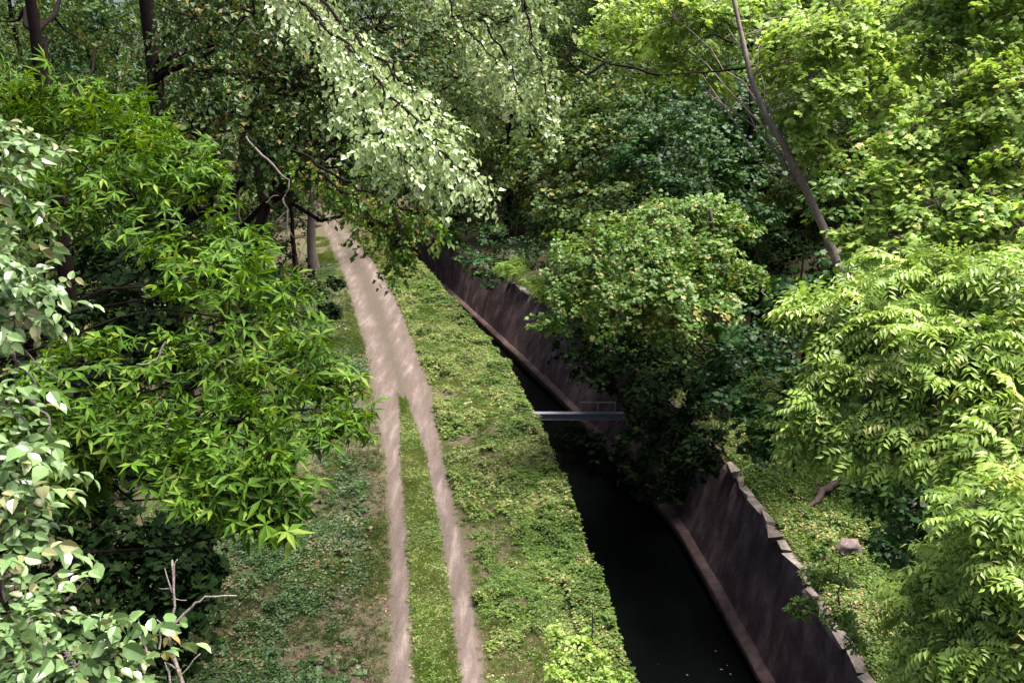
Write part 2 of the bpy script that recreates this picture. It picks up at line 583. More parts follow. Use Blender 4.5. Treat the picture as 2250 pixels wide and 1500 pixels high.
TPL = {k: make_templates(k, 6, i + 3) for i, k in enumerate(['lance', 'ovate', 'round', 'hang', 'maple', 'frond', 'fine', 'far', 'herb', 'blade'])}


def scatter(kind, P, D, Z, S, rng, spread=0.25):
    """instances of templates at P growing along D, top towards Z, size S -> V, F, v"""
    P, D, Z = np.asarray(P), np.asarray(D), np.asarray(Z)
    n = len(P)
    y = D / (np.linalg.norm(D, axis=1)[:, None] + 1e-9)
    x = np.cross(y, Z)
    x /= np.linalg.norm(x, axis=1)[:, None] + 1e-9
    z = np.cross(x, y)
    R = np.stack([x, y, z], -1)
    tone = rng.normal(0, spread * .75, n)
    pick = rng.integers(0, len(TPL[kind]), n)
    Vs, Fs, vs, off = [], [], [], 0
    for k, (tv, tf, ta) in enumerate(TPL[kind]):
        idx = np.where(pick == k)[0]
        if not len(idx):
            continue
        V = np.einsum('nij,vj->nvi', R[idx], tv) * S[idx][:, None, None] + P[idx][:, None, :]
        Vs.append(V.reshape(-1, 3))
        Fs.append((tf[None] + (np.arange(len(idx)) * len(tv))[:, None, None]).reshape(-1, 3) + off)
        vs.append(np.clip(ta[None, :] + tone[idx][:, None], 0, 1).ravel())
        off += len(idx) * len(tv)
    return np.concatenate(Vs), np.concatenate(Fs), np.concatenate(vs)


def foliage(kind, lobes, rng, csize=.3, dens=1.2, size=1.0, pads=10, wood=None, sag=.5, low=-.45):
    """lobes: (centre, radius). Each lobe carries tilted pads of sprays; returns V,F,v"""
    P, D, Z, S = [], [], [], []
    for c, r in lobes:
        npd = int(pads * rng.uniform(.85, 1.2))
        k = 0
        while k < npd:
            d = rng.normal(0, 1, 3)
            d /= np.linalg.norm(d)
            if d[2] < low:
                continue
            k += 1
            rr = r * rng.uniform(.45, 1.0)
            pc = c + d * rr * np.array([1, 1, .85])
            pr = r * rng.uniform(.28, .55)
            n = np.array([0, 0, 1.0]) + d * .7 + rng.normal(0, .15, 3)
            n /= np.linalg.norm(n)
            K = max(3, int(1.9 * dens * math.pi * pr * pr / (csize * size) ** 2))
            e1 = np.cross(n, [0.3, 0.9, 0.2]); e1 /= np.linalg.norm(e1)
            e2 = np.cross(n, e1)
            rho = np.sqrt(rng.random(K)) * pr * rng.uniform(.7, 1.25, K)
            th = rng.uniform(0, 2 * np.pi, K)
            rad = e1 * np.cos(th)[:, None] + e2 * np.sin(th)[:, None]
            p = pc + rad * rho[:, None] + n * (-(rho ** 2) / pr * sag + rng.normal(0, .10 * pr, K))[:, None]
            P.append(p)
            dd = rad * .9 + d * .6 + np.array([0, 0, -.25]) + rng.normal(0, .35, (K, 3))
            D.append(dd)
            Z.append(np.tile(n, (K, 1)) + rng.normal(0, .22, (K, 3)))
            S.append(size * rng.uniform(.6, 1.3, K) * rng.uniform(.85, 1.15))
            if wood is not None:
                w = wander(c, pc, 5, .06, rng)
                wood.tube(w, np.linspace(.012 + r * .012, .005, 5) * 1.0, 4)
                for q in range(min(4, K)):
                    wood.tube(wander(pc, p[q], 3, .05, rng), [.006, .004, .003], 3)
    return scatter(kind, np.concatenate(P), np.concatenate(D), np.concatenate(Z), np.concatenate(S), rng)


def tree(name, label, cat, base, lobes, kind, m, bark, seed, r0=.2, top=None, path=None, group=None, kids=None,
         branches=True, limb=1.0, **kw):
    """lobes (px, py, depth, radius) in photo terms; base (x, y) in the world"""
    rng = np.random.default_rng(seed)
    L = [(pd(a, b, d), r) for a, b, d, r in lobes]
    bz = zground(base[0], base[1])
    org = np.array([base[0], base[1], bz])
    root = empty(name, org)
    tag(root, label, cat, group)
    cen = np.mean([c for c, r in L], axis=0)
    if path is None:
        tp = np.array([base[0] * .6 + cen[0] * .4, base[1] * .6 + cen[1] * .4, max(c[2] for c, r in L) + .2]) if top is None else np.array(top)
        path = wander(org - [0, 0, .3], tp, 9, .018, rng)
    path = np.asarray(path)
    nP = len(path)
    rr = r0 * (1 - .72 * np.linspace(0, 1, nP) ** 1.1)
    rr[0] *= 1.35
    tw = Wood()
    tw.tube(path, rr, 10, rng, .1)
    tw.build('trunk', M[bark], root, org)
    lw = Wood()
    tz = path[:, 2]
    for c, r in L:
        zj = c[2] - .45 * np.linalg.norm(c[:2] - org[:2])
        zj = np.clip(zj, tz[0] + .3 * (tz[-1] - tz[0]), tz[-1])
        i = int(np.clip(np.searchsorted(tz, zj), 1, nP - 1))
        s = path[i]
        ln = np.linalg.norm(c - s)
        lw.tube(wander(s, c, 7, .035, rng, .06), np.linspace(limb * min(rr[i] * .5, .014 + ln * .010), .008, 7), 6, rng, .08)
    V, F, v = foliage(kind, L, rng, wood=lw if branches else None, **kw)
    lw.build('limbs', M[bark], root, org)
    link_mesh('crown', tri_mesh('crown', V - org, F, v), M[m], root)
    return root


def twigs(name, segs, m, parent, org, d, r=.012, label=None, seed=0):
    """segs: polylines in photo pixels at depth d with start radius"""
    rng = np.random.default_rng(seed)
    w = Wood()
    for pts, ra in segs:
        pp = []
        for i, q in enumerate(pts):
            pp.append(pd(q[0], q[1], d + (q[2] if len(q) > 2 else 0)))
        pp = np.array(pp)
        # refine
        t = np.linspace(0, len(pp) - 1, (len(pp) - 1) * 3 + 1)
        fine = np.stack([np.interp(t, range(len(pp)), pp[:, k]) for k in range(3)], 1)
        fine[1:-1] += rng.normal(0, ra * .5, fine[1:-1].shape)
        w.tube(fine, np.linspace(ra, ra * .45, len(fine)), 6, rng, .12)
    o = w.build(name, m, parent, org)
    if label:
        o['label'] = label
    return o


# ------------------------------------------------------------------ ground, water, walls
def sheet(name, ys, xf, zf, m, attrs=None, label=None):
    """grid: xf(y)-> row of x"""
    rows = []
    for y in ys:
        x = xf(y)
        rows.append(np.stack([x, np.full(len(x), y), zf(x, y)], 1))
    V = np.array(rows)
    ny, nx = V.shape[:2]
    i = np.arange(ny - 1)[:, None] * nx
    j = np.arange(nx - 1)[None, :]
    Q = np.stack([i + j, i + j + 1, i + nx + j + 1, i + nx + j], -1).reshape(-1, 4)
    me = tri_mesh(name, V.reshape(-1, 3), Q, None, True)
    if attrs:
        a = me.attributes.new('dirt', 'FLOAT', 'POINT')
        a.data.foreach_set('value', attrs(V[..., 0], V[..., 1]).astype(np.float32).ravel())
        a = me.attributes.new('rut', 'FLOAT', 'POINT')
        a.data.foreach_set('value', ruts(V[..., 0], V[..., 1]).astype(np.float32).ravel())
    return link_mesh(name, me, m)


def ruts(x, y):
    return np.minimum(np.abs(x - f_lt(y)) - .27, np.abs(x - f_rt(y)) - .30)


def dirt(x, y):
    w = np.interp(y, [0, 30, 37, 60, 90], [.27, .27, .58, .5, .4])
    a = np.abs(x - f_lt(y)) - w
    b_ = np.abs(x - f_rt(y)) - w - .03
    c = np.abs(x - (f_lt(y) + f_rt(y)) / 2) - f_cw(y)
    return np.minimum(np.minimum(a, b_), c)


ys = np.concatenate([np.arange(-12, 14, 2.0), np.arange(14, 80, .25), np.arange(80, 200, 3.0), [240, 320, 400]])
offL = np.concatenate([np.arange(0, 10, .12), 10 + np.cumsum(np.linspace(.2, 12, 30))])
tag(sheet('towpath_ground', ys, lambda y: f_cl(min(y, 240)) - offL[::-1], zleft, M['ground'], dirt), kind='structure')
offR = np.concatenate([np.arange(0, 8, .25), 8 + np.cumsum(np.linspace(.3, 12, 30))])
tag(sheet('canal_bank_ground', ys, lambda y: f_cr(min(y, 240)) + offR, zright, M['bank']), kind='structure')
tag(sheet('water', np.arange(-12, 240, 2.0), lambda y: np.linspace(f_cl(y) - .3, f_cr(y) + .3, 4), lambda x, y: np.full(len(x), -3.62), M['water']), kind='structure')


def f_bat(y):
    return f_cr(y)


def vwall(name, prof, fx, label, m):
    """prof: list of (offset, z) points swept along y"""
    rng = np.random.default_rng(5)
    yy = np.arange(-12, 200, .35)
    V = []
    for y in yy:
        V.append([((f_le(y) + LEDGE if name == 'ledge' and z > -3.15 else f_le(y) if name == 'ledge' else f_cr(y) + (f_le(y) + LEDGE - f_cr(y)) * min(1, -z / 3.15) if fx is f_bat else fx(y)) + o + .03 * wob(y, z * 2, 2.0), y, z + .02 * wob(y, o, 1.7)) for o, z in prof])
    V = np.array(V)
    ny, nx = V.shape[:2]
    i = np.arange(ny - 1)[:, None] * nx
    j = np.arange(nx - 1)[None, :]
    Q = np.stack([i + j, i + j + 1, i + nx + j + 1, i + nx + j], -1).reshape(-1, 4)
    return tri_mesh(name, V.reshape(-1, 3), Q, None, True)


wr = empty('retaining_wall', (f_cr(17), 17, 0))
tag(wr, 'brown stained retaining wall with a long stone ledge on the far side of the dark canal', 'wall')
orgw = np.array(wr.location)


def wpart(name, prof, m, parent, fx):
    me = vwall(name, prof, fx, None, m)
    co_ = np.empty(len(me.vertices) * 3, np.float32)
    me.vertices.foreach_get('co', co_)
    co_ = co_.reshape(-1, 3) - np.array(parent.location)
    me.vertices.foreach_set('co', co_.ravel())
    return link_mesh(name, me, m, parent)


wpart('wall_face', [(.12, .05), (.02, -.1), (.0, -.6), (.0, -1.2), (.0, -1.9), (.0, -2.6), (.0, -3.15)], M['wall'], wr, f_bat)
wpart('ledge', [(.02, -3.13), (.0, -3.2), (-.02, -3.42), (.08, -3.44)], M['ledge'], wr, f_cr)
wpart('lower_wall', [(.06, -3.40), (.06, -4.2), (.06, -5.3)], M['wall'], wr, f_le)
# broken coping stones on the right wall
rng = np.random.default_rng(12)
wc = Wood()
Vc, Fc, nn = [], [], 0
y = 14.0
while y < 60:
    ln = rng.uniform(.35, .9)
    if rng.random() < .8:
        w_, h_ = rng.uniform(.18, .34), rng.uniform(.05, .13)
        x0 = f_cr(y + ln / 2) + .02 + rng.uniform(-.08, .1)
        a = math.atan((f_cr(y + ln) - f_cr(y)) / ln)
        bx = np.array([[sx * w_ / 2, sy * ln / 2, sz * h_] for sz in (-.8, 1) for sy in (-1, 1) for sx in (-1, 1)])
        bx[:, :2] += rng.normal(0, .05, (8, 2)); bx[4:, 2] += rng.normal(0, .035, 4); a += rng.normal(0, .12)
        ca, sa = math.cos(-a), math.sin(-a)
        bx = np.stack([bx[:, 0] * ca - bx[:, 1] * sa, bx[:, 0] * sa + bx[:, 1] * ca, bx[:, 2]], 1) + [x0, y + ln / 2, .05]
        Vc.append(bx)
        Fc.append(np.array([[0, 2, 3, 1], [4, 5, 7, 6], [0, 1, 5, 4], [2, 6, 7, 3], [0, 4, 6, 2], [1, 3, 7, 5]]) + nn)
        nn += 8
    y += ln + rng.uniform(0, .25)
link_mesh('coping', tri_mesh('coping', np.concatenate(Vc) - orgw, np.concatenate(Fc)), M['coping'], wr)

wl = empty('retaining_wall', (f_cl(17), 17, 0))
tag(wl, 'steep near side canal wall hidden under the overhanging verge plants beside the track', 'wall')
wpart('wall_face', [(-.12, .02), (-.02, -.06), (.0, -.8), (.0, -2), (.0, -3.5), (.0, -5.3)], M['wall'], wl, f_cl)

# ------------------------------------------------------------------ steel walkway across the canal
Yb = gp(1260, 908, -1.7)[1]
xa, xb = f_cl(Yb) - .05, f_cr(Yb) - .3
fb = empty('footbridge', ((xa + xb) / 2, Yb, -1.85))
tag(fb, 'pale blue grey beam crossing the black water with a low two bay rail', 'footbridge')


def box(x0, x1, y0, y1, z0, z1):
    V = np.array([[x, y, z] for z in (z0, z1) for y in (y0, y1) for x in (x0, x1)], float)
    F = np.array([[0, 2, 3, 1], [4, 5, 7, 6], [0, 1, 5, 4], [2, 6, 7, 3], [0, 4, 6, 2], [1, 3, 7, 5]])
    return V, F


def boxes(name, lst, m, parent, bev=.01):
    V, F, n = [], [], 0
    for bb in lst:
        v, f = box(*bb)
        V.append(v - np.array(parent.location)); F.append(f + n); n += 8
    o = link_mesh(name, tri_mesh(name, np.concatenate(V), np.concatenate(F)), m, parent)
    bm = o.modifiers.new('bevel', 'BEVEL'); bm.width = bev; bm.segments = 2
    return o


boxes('beam', [(xa, xb, Yb - .04, Yb + .04, -1.95, -1.70), (xa, xb, Yb - .15, Yb + .15, -1.70, -1.66), (xa, xb, Yb - .13, Yb + .13, -1.99, -1.95)], M['steel'], fb)
rx0, rx1 = pd(1280, 890, Yb / CP)[0], pd(1356, 890, Yb / CP)[0]
h0, h1 = -1.66, -1.22
rl = [(x - .035, x + .035, Yb + .06, Yb + .11, h0, h1) for x in (rx0, (rx0 + rx1) / 2, rx1)]
rl += [(rx0 - .05, rx1 + .05, Yb + .055, Yb + .115, h1, h1 + .06)]
boxes('rail', rl, M['railing'], fb, .006)

for xx, sg in ((xa + .12, 1), (xb - .35, -1)):
    boxes('bracket', [(xx - .10, xx + .10, Yb - .20, Yb + .20, -2.06, -1.992), (xx - .03, xx + .03, Yb - .19, Yb - .155, -2.3, -2.06), (xx - .03, xx + .03, Yb + .155, Yb + .19, -2.3, -2.06)], M['steel'], fb, .004)

# ------------------------------------------------------------------ trees on the left
VT = M
# A: broad-leaved tree beside the lens
A = tree('broadleaf_tree', 'broad pale green leaves of the nearest tree, left of the bare forked twigs', 'tree', (-5.2, 3.6),
         [(-50, 330, 4.6, .13), (-10, 385, 4.6, .10), (-30, 290, 4.7, .09), (-50, 560, 4.5, .13), (15, 560, 4.4, .09), (35, 630, 4.4, .09), (-20, 640, 4.4, .11),
          (-50, 860, 4.2, .11), (-50, 960, 4.1, .14), (0, 990, 4.3, .09), (-60, 1080, 4.0, .13), (-10, 1150, 3.9, .09),
          (0, 1270, 3.8, .13), (60, 1370, 3.8, .14), (0, 1400, 3.6, .16), (130, 1440, 3.7, .12), (50, 1490, 3.6, .16), (240, 1500, 3.8, .08), (130, 1530, 3.7, .14), (-60, 1250, 3.8, .16), (300, 1540, 3.8, .07), (-80, 1000, 4.0, .18)],
         'ovate', 'broad', 'bark_g', 11, r0=.16, csize=.26, dens=.95, size=.72, pads=7, low=-.8, sag=.6)
orgA = np.array(A.location)
twigs('bare_twigs', [
    ([(420, 1560), (372, 1400), (384, 1330), (378, 1230)], .012), ([(378, 1300), (362, 1248)], .006), ([(384, 1330), (383, 1240), (390, 1228)], .006),
    ([(372, 1380), (420, 1330), (450, 1312), (520, 1308)], .009), ([(376, 1292), (350, 1292)], .004), ([(378, 1316), (410, 1318)], .004),
    ([(350, 1440), (325, 1430), (300, 1385), (275, 1350)], .009), ([(350, 1425), (355, 1370), (344, 1360)], .006), ([(380, 1520), (365, 1450), (400, 1480), (440, 1435)], .007)],
    M['twig'], A, orgA, 5.0, label='bare forked pale twigs with a few yellow leaves', seed=2)
rng = np.random.default_rng(77)
P = np.array([pd(a, b_, 4.98) for a, b_ in ((274, 1372), (326, 1398), (370, 1402), (330, 1432), (368, 1432), (398, 1468), (362, 1428), (374, 1395))])
T = Tpl()
for p in P:
    T.add(leaf(.085, .06, 2), p, rng.uniform(-3, 3), rng.uniform(-1.4, -.6), rng.uniform(-.8, .8), rng.uniform(.7, 1.1), rng)
V, F, v = T.done()
link_mesh('yellow_leaves', tri_mesh('yellow_leaves', V - orgA, F, v), M['yleaf'], A)
twigs('bare_twigs', [([(-60, 730), (10, 760), (45, 800), (82, 852)], .012), ([(35, 795), (32, 830)], .006), ([(45, 850), (80, 890), (105, 920), (108, 960)], .012),
                     ([(25, 905), (50, 920), (72, 940)], .008), ([(-20, 900), (25, 905)], .01), ([(52, 768), (90, 810), (140, 835)], .005)],
      M['twig'], A, orgA, 4.7, label='leafless grey twigs between the leafy boughs', seed=3)

# B: lance-leaved tree
Bt = tree('lance_leaved_tree', 'bright green tree with narrow pointed leaves in starry tufts, arching over the left verge', 'tree', (-8.8, 10.0),
          [(60, 230, 12, 0.72), (220, 260, 12.5, 0.68), (120, 330, 11.8, 0.72), (260, 350, 11.5, 0.68), (20, 430, 11, 0.63), (150, 440, 10.8, 0.54), (330, 320, 12.5, 0.63),
           (380, 380, 12, 0.54), (300, 440, 11, 0.45), (430, 430, 12, 0.45), (90, 520, 11, 0.41), (410, 520, 11.3, 0.45), (500, 530, 11.5, 0.41), (540, 590, 11, 0.36),
           (460, 610, 10.5, 0.45), (600, 680, 11, 0.45), (500, 700, 10.3, 0.45), (640, 780, 10.5, 0.45), (710, 850, 10.4, 0.36), (760, 930, 10.2, 0.23),
           (200, 800, 10, 0.45), (440, 800, 9.8, 0.50), (560, 830, 10, 0.50), (660, 900, 9.8, 0.38),
           (280, 880, 9.6, 0.45), (400, 920, 9.3, 0.45), (520, 930, 9.2, 0.41), (590, 1000, 9, 0.29), (520, 1040, 8.8, 0.34), (440, 1020, 9, 0.32),
           (580, 1090, 8.8, 0.22), (420, 1090, 8.8, 0.18), (600, 1150, 8.8, 0.14), (300, 970, 9.4, 0.34), (180, 980, 9.6, 0.36), (80, 960, 9.8, 0.36), (130, 1060, 9.6, 0.25), ],
          'lance', 'lance', 'bark_d', 21, limb=.5, r0=.2, csize=.27, dens=.95, size=1.08, pads=7, sag=.8, low=-.25)
for k, sg in enumerate(([(365, 750), (345, 790), (320, 800), (300, 800)], [(362, 925), (380, 955), (398, 962)])):
    twigs('bare_twig', [(sg, .012)], M['twig'], Bt, np.array(Bt.location), 9.3, seed=4 + k)

# C: dark trunk in the corner
px, dd = 88, 20
p0 = pd(px, 200, dd)
b0 = (p0[0], p0[1])
path = wander((b0[0], b0[1], zground(*b0) - .3), (p0[0] + .1, p0[1], 21), 14, .002, np.random.default_rng(31))
lob = [(px - 110, 60, dd + 3, 1.2), (px + 90, 90, dd + 3.5, 1.2), (px, 250, dd + 3, 1.3), (px + 60, -160, dd + 2, 1.8), (px - 120, -120, dd + 2, 1.8), (px - 100, 350, dd + 3, 1.3), (px, -300, dd, 2.2),
       (px + 130, 240, dd + 4, 1.3), (px + 200, 80, dd + 4, 1.2), (px + 190, -40, dd + 4, 1.4), (px, 60, dd + 4, 1.3)]
tree('dark_trunked_tree', 'thick dark trunk rising out of the top left corner above the bright tufted leaves', 'tree', b0, lob, 'round', 'olive', 'bark_d', 31, r0=.24, path=path,
     csize=.5, size=1.8, dens=1.2, pads=9, branches=False)

# D: big tree; shaded mass and lit boughs told apart by leaf colour
Dt = tree('pale_bough_tree', 'large dim tree with a straight black trunk and a bough coloured pale as if lit, sweeping over the track', 'tree', (pd(334, 200, 20.5)[0], pd(334, 200, 20.5)[1]),
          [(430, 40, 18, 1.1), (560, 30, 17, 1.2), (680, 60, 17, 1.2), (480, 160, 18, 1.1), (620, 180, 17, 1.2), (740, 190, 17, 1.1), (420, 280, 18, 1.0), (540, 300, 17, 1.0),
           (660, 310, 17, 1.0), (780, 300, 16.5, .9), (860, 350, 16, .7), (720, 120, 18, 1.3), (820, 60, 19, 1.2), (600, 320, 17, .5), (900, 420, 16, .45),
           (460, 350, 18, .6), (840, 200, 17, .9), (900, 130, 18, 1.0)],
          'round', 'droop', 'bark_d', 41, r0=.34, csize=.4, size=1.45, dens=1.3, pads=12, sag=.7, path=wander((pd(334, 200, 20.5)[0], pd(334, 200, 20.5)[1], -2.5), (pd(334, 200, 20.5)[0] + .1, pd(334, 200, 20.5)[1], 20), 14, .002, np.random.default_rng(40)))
orgD = np.array(Dt.location)
rng = np.random.default_rng(42)


def boughs(name, paths, kind, m, bark, parent, seed, csize, size, dens, width, label=None):
    rng = np.random.default_rng(seed)
    org = np.array(parent.location)
    w = Wood()
    P, D, Z, S = [], [], [], []
    for pts, wd in paths:
        pp = np.array([pd(*q) for q in pts])
        t = np.linspace(0, len(pp) - 1, (len(pp) - 1) * 6 + 1)
        fine = np.stack([np.interp(t, range(len(pp)), pp[:, k]) for k in range(3)], 1)
        fine[1:-1] += rng.normal(0, .04, fine[1:-1].shape)
        w.tube(fine, np.linspace(.028, .008, len(fine)), 6, rng)
        seg = np.linalg.norm(np.diff(fine, axis=0), axis=1)
        for i, s in enumerate(seg):
            K = max(2, int(2.2 * dens * s * wd * 2 / (csize * size) ** 2))
            dr = (fine[i + 1] - fine[i]) / s
            side = np.cross(dr, [0, 0, 1]); side /= np.linalg.norm(side)
            tt = rng.random(K)[:, None]
            f_ = i / len(seg)
            ww = wd * (1 - .55 * f_ ** 2)
            off = rng.normal(0, .45, K) * ww
            p = fine[i] + dr * s * tt + side * off[:, None] + np.array([0, 0, 1.]) * (rng.uniform(-.5, .25, K) * ww - np.abs(off) * .35)[:, None]
            P.append(p)
            D.append(dr * .8 + side * (np.sign(off) * .7)[:, None] + np.array([0, 0, -.35]) + rng.normal(0, .3, (K, 3)))
            Z.append(np.array([0, -.35, 1.]) + rng.normal(0, .25, (K, 3)))
            S.append(size * rng.uniform(.75, 1.2, K))
            for q in range(min(3, K)):
                w.tube(wander(fine[i], p[q], 4, .05, rng), np.linspace(.012, .004, 4), 4)
    V, F, v = scatter(kind, np.concatenate(P), np.concatenate(D), np.concatenate(Z), np.concatenate(S), rng)
    o = link_mesh('bough_leaves', tri_mesh('bough_leaves', V - org, F, v), M[m], parent)
    if label:
        o['label'] = label
    w.build('bough', M[bark], parent, org)


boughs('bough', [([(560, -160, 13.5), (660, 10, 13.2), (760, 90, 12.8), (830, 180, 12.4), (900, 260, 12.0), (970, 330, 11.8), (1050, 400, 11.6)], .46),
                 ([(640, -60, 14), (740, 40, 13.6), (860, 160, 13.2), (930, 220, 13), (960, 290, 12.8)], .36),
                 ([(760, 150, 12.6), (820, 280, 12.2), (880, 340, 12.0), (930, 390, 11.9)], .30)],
       'round', 'pale_lit', 'bark_d', Dt, 43, .27, 1.12, 1.5, .5, 'bough leaves with the caught light put into their pale colour')
boughs('bough', [([(640, 330, 15), (760, 400, 14.5), (830, 430, 14.2), (900, 460, 14), (960, 480, 13.8)], .35),
                 ([(700, 380, 14.6), (780, 440, 14.3), (850, 490, 14), (890, 550, 13.9)], .32), ([(860, 440, 14), (880, 520, 13.9), (870, 560, 13.9)], .2)],
       'hang', 'mid', 'bark_d', Dt, 44, .27, 1.1, .7, .35, 'loose green sprays hanging in front of the far track')
twigs('dead_branch', [([(560, 325), (600, 365), (633, 398), (637, 415), (620, 440)], .022), ([(622, 436), (632, 460), (600, 497)], .018),
                      ([(632, 460), (631, 500), (630, 530)], .018), ([(631, 500), (645, 522)], .01), ([(585, 445), (600, 430), (612, 430)], .01), ([(540, 300), (560, 325)], .02)],
      M['twig'], Dt, orgD, 15.0, label='pale leafless branch hanging in the dark gap', seed=6)

# E: second weeping tree, top centre
Et = tree('weeping_tree', 'tree with long weeping grey green sprays hanging down in the top centre', 'tree', (-9.5, 30.0),
          [(880, 20, 23, 1.2), (980, 60, 22, 1.1), (1080, 40, 21, 1.1), (900, 160, 22, 1.0), (1000, 170, 21, .9), (1100, 150, 20.5, .8), (1150, 30, 21, 1.0),
           (1000, 240, 22, .7), (930, 260, 24, .9), (1060, -100, 21, 1.5), (900, -120, 22, 1.6)],
          'hang', 'grey', 'bark_d', 51, r0=.25, csize=.42, size=1.6, dens=1.2, pads=10, sag=.9, top=(-7, 29, 19))
boughs('bough', [([(1120, -80, 19), (1150, 20, 18.6), (1180, 100, 18.3), (1195, 180, 18.1), (1205, 270, 18)], .38),
                 ([(960, -40, 19), (1020, 60, 18.6), (1090, 140, 18.3), (1150, 220, 18.1)], .3), ([(1050, 40, 19), (1120, 130, 18.8), (1160, 250, 18.4)], .3)],
       'hang', 'pale_lit', 'bark_d', Et, 53, .3, 1.4, 1.1, .5, 'pale weeping outer sprays')
twigs('bare_limb', [([(840, 140), (880, 108), (930, 92), (1000, 82)], .05), ([(850, 125), (900, 130), (940, 120)], .03), ([(920, 95), (935, 140), (940, 150)], .02), ([(820, 170), (850, 120), (870, 60)], .05)],
      M['bark_d'], Et, np.array(Et.location), 19.2, seed=8)

# F: trees beside the far track
for k, (px, py, dd, h, ra, lab, bk, lobs, sd) in enumerate((
        (690, 590, 60, 14, .34, 'pale grey trunk standing at the left edge of the track before it disappears', 'bark_g',
         [(660, 330, 62, 2.5), (760, 360, 64, 2.2), (600, 300, 64, 2.6), (820, 380, 68, 1.8), (700, 250, 66, 3), (720, 400, 66, 1.3)], 61),
        (492, 700, 38, 12, .16, 'slim pale trunk half hidden behind the tufted leaves in the dark gap', 'bark_g',
         [(480, 250, 38, 2.2), (540, 220, 42, 2.6), (430, 300, 41, 1.8), (600, 250, 46, 2.6), (640, 180, 44, 2.4), (560, 120, 42, 2.8)], 62),
        (545, 640, 47, 12, .13, 'thin dark stem in the middle of the shaded hollow', 'bark_b',
         [(560, 250, 50, 2.4), (620, 270, 52, 2.2), (520, 200, 48, 2.4), (660, 240, 50, 2.4)], 63),
        (648, 600, 58, 12, .18, 'dark trunk just left of the pale trunk by the track', 'bark_d',
         [(600, 260, 58, 2.4), (660, 200, 60, 2.5)], 64))):
    g = gp(px, py, 0)
    zb = zground(g[0], g[1])
    x0, y0 = g[0], g[1]
    pth = wander((x0, y0, zb - .3), (x0 + (.3 if k % 2 else -.2), y0, h + 1), 10, .008, np.random.default_rng(sd))
    tree('woodland_tree', lab, 'tree', (x0, y0), lobs, 'far', 'olive' if k % 2 else 'mid', bk, sd, r0=ra, path=pth, csize=.6, size=1.5, dens=1.15, pads=11, branches=False)

# ------------------------------------------------------------------ trees on the right
tree('maple_bush', 'rounded leafy maple leaning over the far wall below the dark hollow', 'tree', (8.6, 34.0),
     [(1610, 500, 33.5, 1.2), (1540, 460, 34.5, 1.3), (1440, 460, 34.5, 1.3), (1340, 510, 34, 1.2), (1250, 540, 34, .9), (1640, 620, 32, 1.0), (1280, 590, 31, 1.30), (1400, 550, 31, 1.53), (1520, 560, 31.5, 1.42), (1350, 650, 30.5, 1.42), (1470, 640, 30.5, 1.42), (1570, 650, 31, 1.18), (1240, 660, 30.5, 0.94), (1210, 710, 30.5, 0.59),
      (1330, 720, 30.5, 0.71), (1480, 720, 30.5, 0.83), (1560, 730, 31, 0.83), (1600, 600, 32, 1.06), (1470, 510, 32, 0.94), (1420, 700, 31, 0.71)],
     'maple', 'mid', 'bark_b', 71, r0=.2, csize=.42, size=.95, dens=.95, pads=14, branches=False, sag=.8)
tree('olive_green_tree', 'hazy olive green tree just behind the rounded maple', 'tree', (6.0, 50.0),
     [(1230, 330, 50, 2.64), (1330, 300, 48, 2.76), (1430, 330, 47, 2.64), (1220, 430, 49, 2.28), (1310, 430, 47, 2.40), (1400, 440, 45, 2.40), (1280, 500, 46, 1.80), (1350, 240, 50, 2.64), (1260, 240, 52, 2.64),
      (1470, 250, 47, 2.64), (1200, 500, 50, 1.20)],
     'maple', 'olive', 'bark_b', 72, r0=.3, csize=.5, size=1.4, dens=1.05, pads=14, branches=False, sag=.8)
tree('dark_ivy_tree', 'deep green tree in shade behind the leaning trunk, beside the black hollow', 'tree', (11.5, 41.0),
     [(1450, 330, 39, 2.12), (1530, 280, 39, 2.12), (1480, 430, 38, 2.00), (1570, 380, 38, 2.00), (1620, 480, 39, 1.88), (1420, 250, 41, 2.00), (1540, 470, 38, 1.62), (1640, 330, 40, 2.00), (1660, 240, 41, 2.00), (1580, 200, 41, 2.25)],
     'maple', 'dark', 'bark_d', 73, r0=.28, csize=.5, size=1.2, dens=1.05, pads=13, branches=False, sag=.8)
pb = pd(1900, 760, 23.5)
Lp = [pd(2010, 1020, 24.5), pd(1900, 740, 24), pd(1815, 515, 23.6), pd(1770, 415, 23.4), pd(1722, 320, 23.2), pd(1680, 250, 23), pd(1650, 170, 23), pd(1630, 80, 23), pd(1612, 0, 23), pd(1600, -150, 23)]
g0 = Lp[0]
base = (g0[0], g0[1])
Lp = [np.array([g0[0] + .1, g0[1], zground(*base) - .3])] + Lp
Mt = tree('leaning_maple', 'lime green maple carried on a long leaning grey brown trunk', 'tree', base,
          [(1480, 40, 25, 1.1), (1720, 110, 24.4, .9), (1790, 80, 22.8, 1.0), (1880, 100, 23, 1.1), (1960, 60, 23.5, 1.0), (1770, 170, 22.8, .8), (1850, 190, 22.6, .85), (1720, 190, 24.2, .7),
           (1930, 180, 23, .85), (1780, 240, 22.8, .55), (1990, 120, 23.5, 1.0), (1780, 300, 23, .4), (1800, 335, 23, .35), (1740, 270, 24, .4), (1860, 20, 23.5, 1.1), (1560, 20, 25.5, 1.0), (1960, 230, 22.8, .6), (1560, 170, 25.5, .8), (1490, 150, 26, .9),
           (1420, 90, 26, 1.0), (1640, 40, 25.5, .9), (1700, 20, 24.6, .9), (1380, 20, 27, 1.1), (1330, 90, 27.5, .9)],
          'maple', 'lime', 'bark_p', 74, limb=.5, r0=.135, path=Lp, csize=.4, size=1.05, dens=1.2, pads=12, sag=.85)
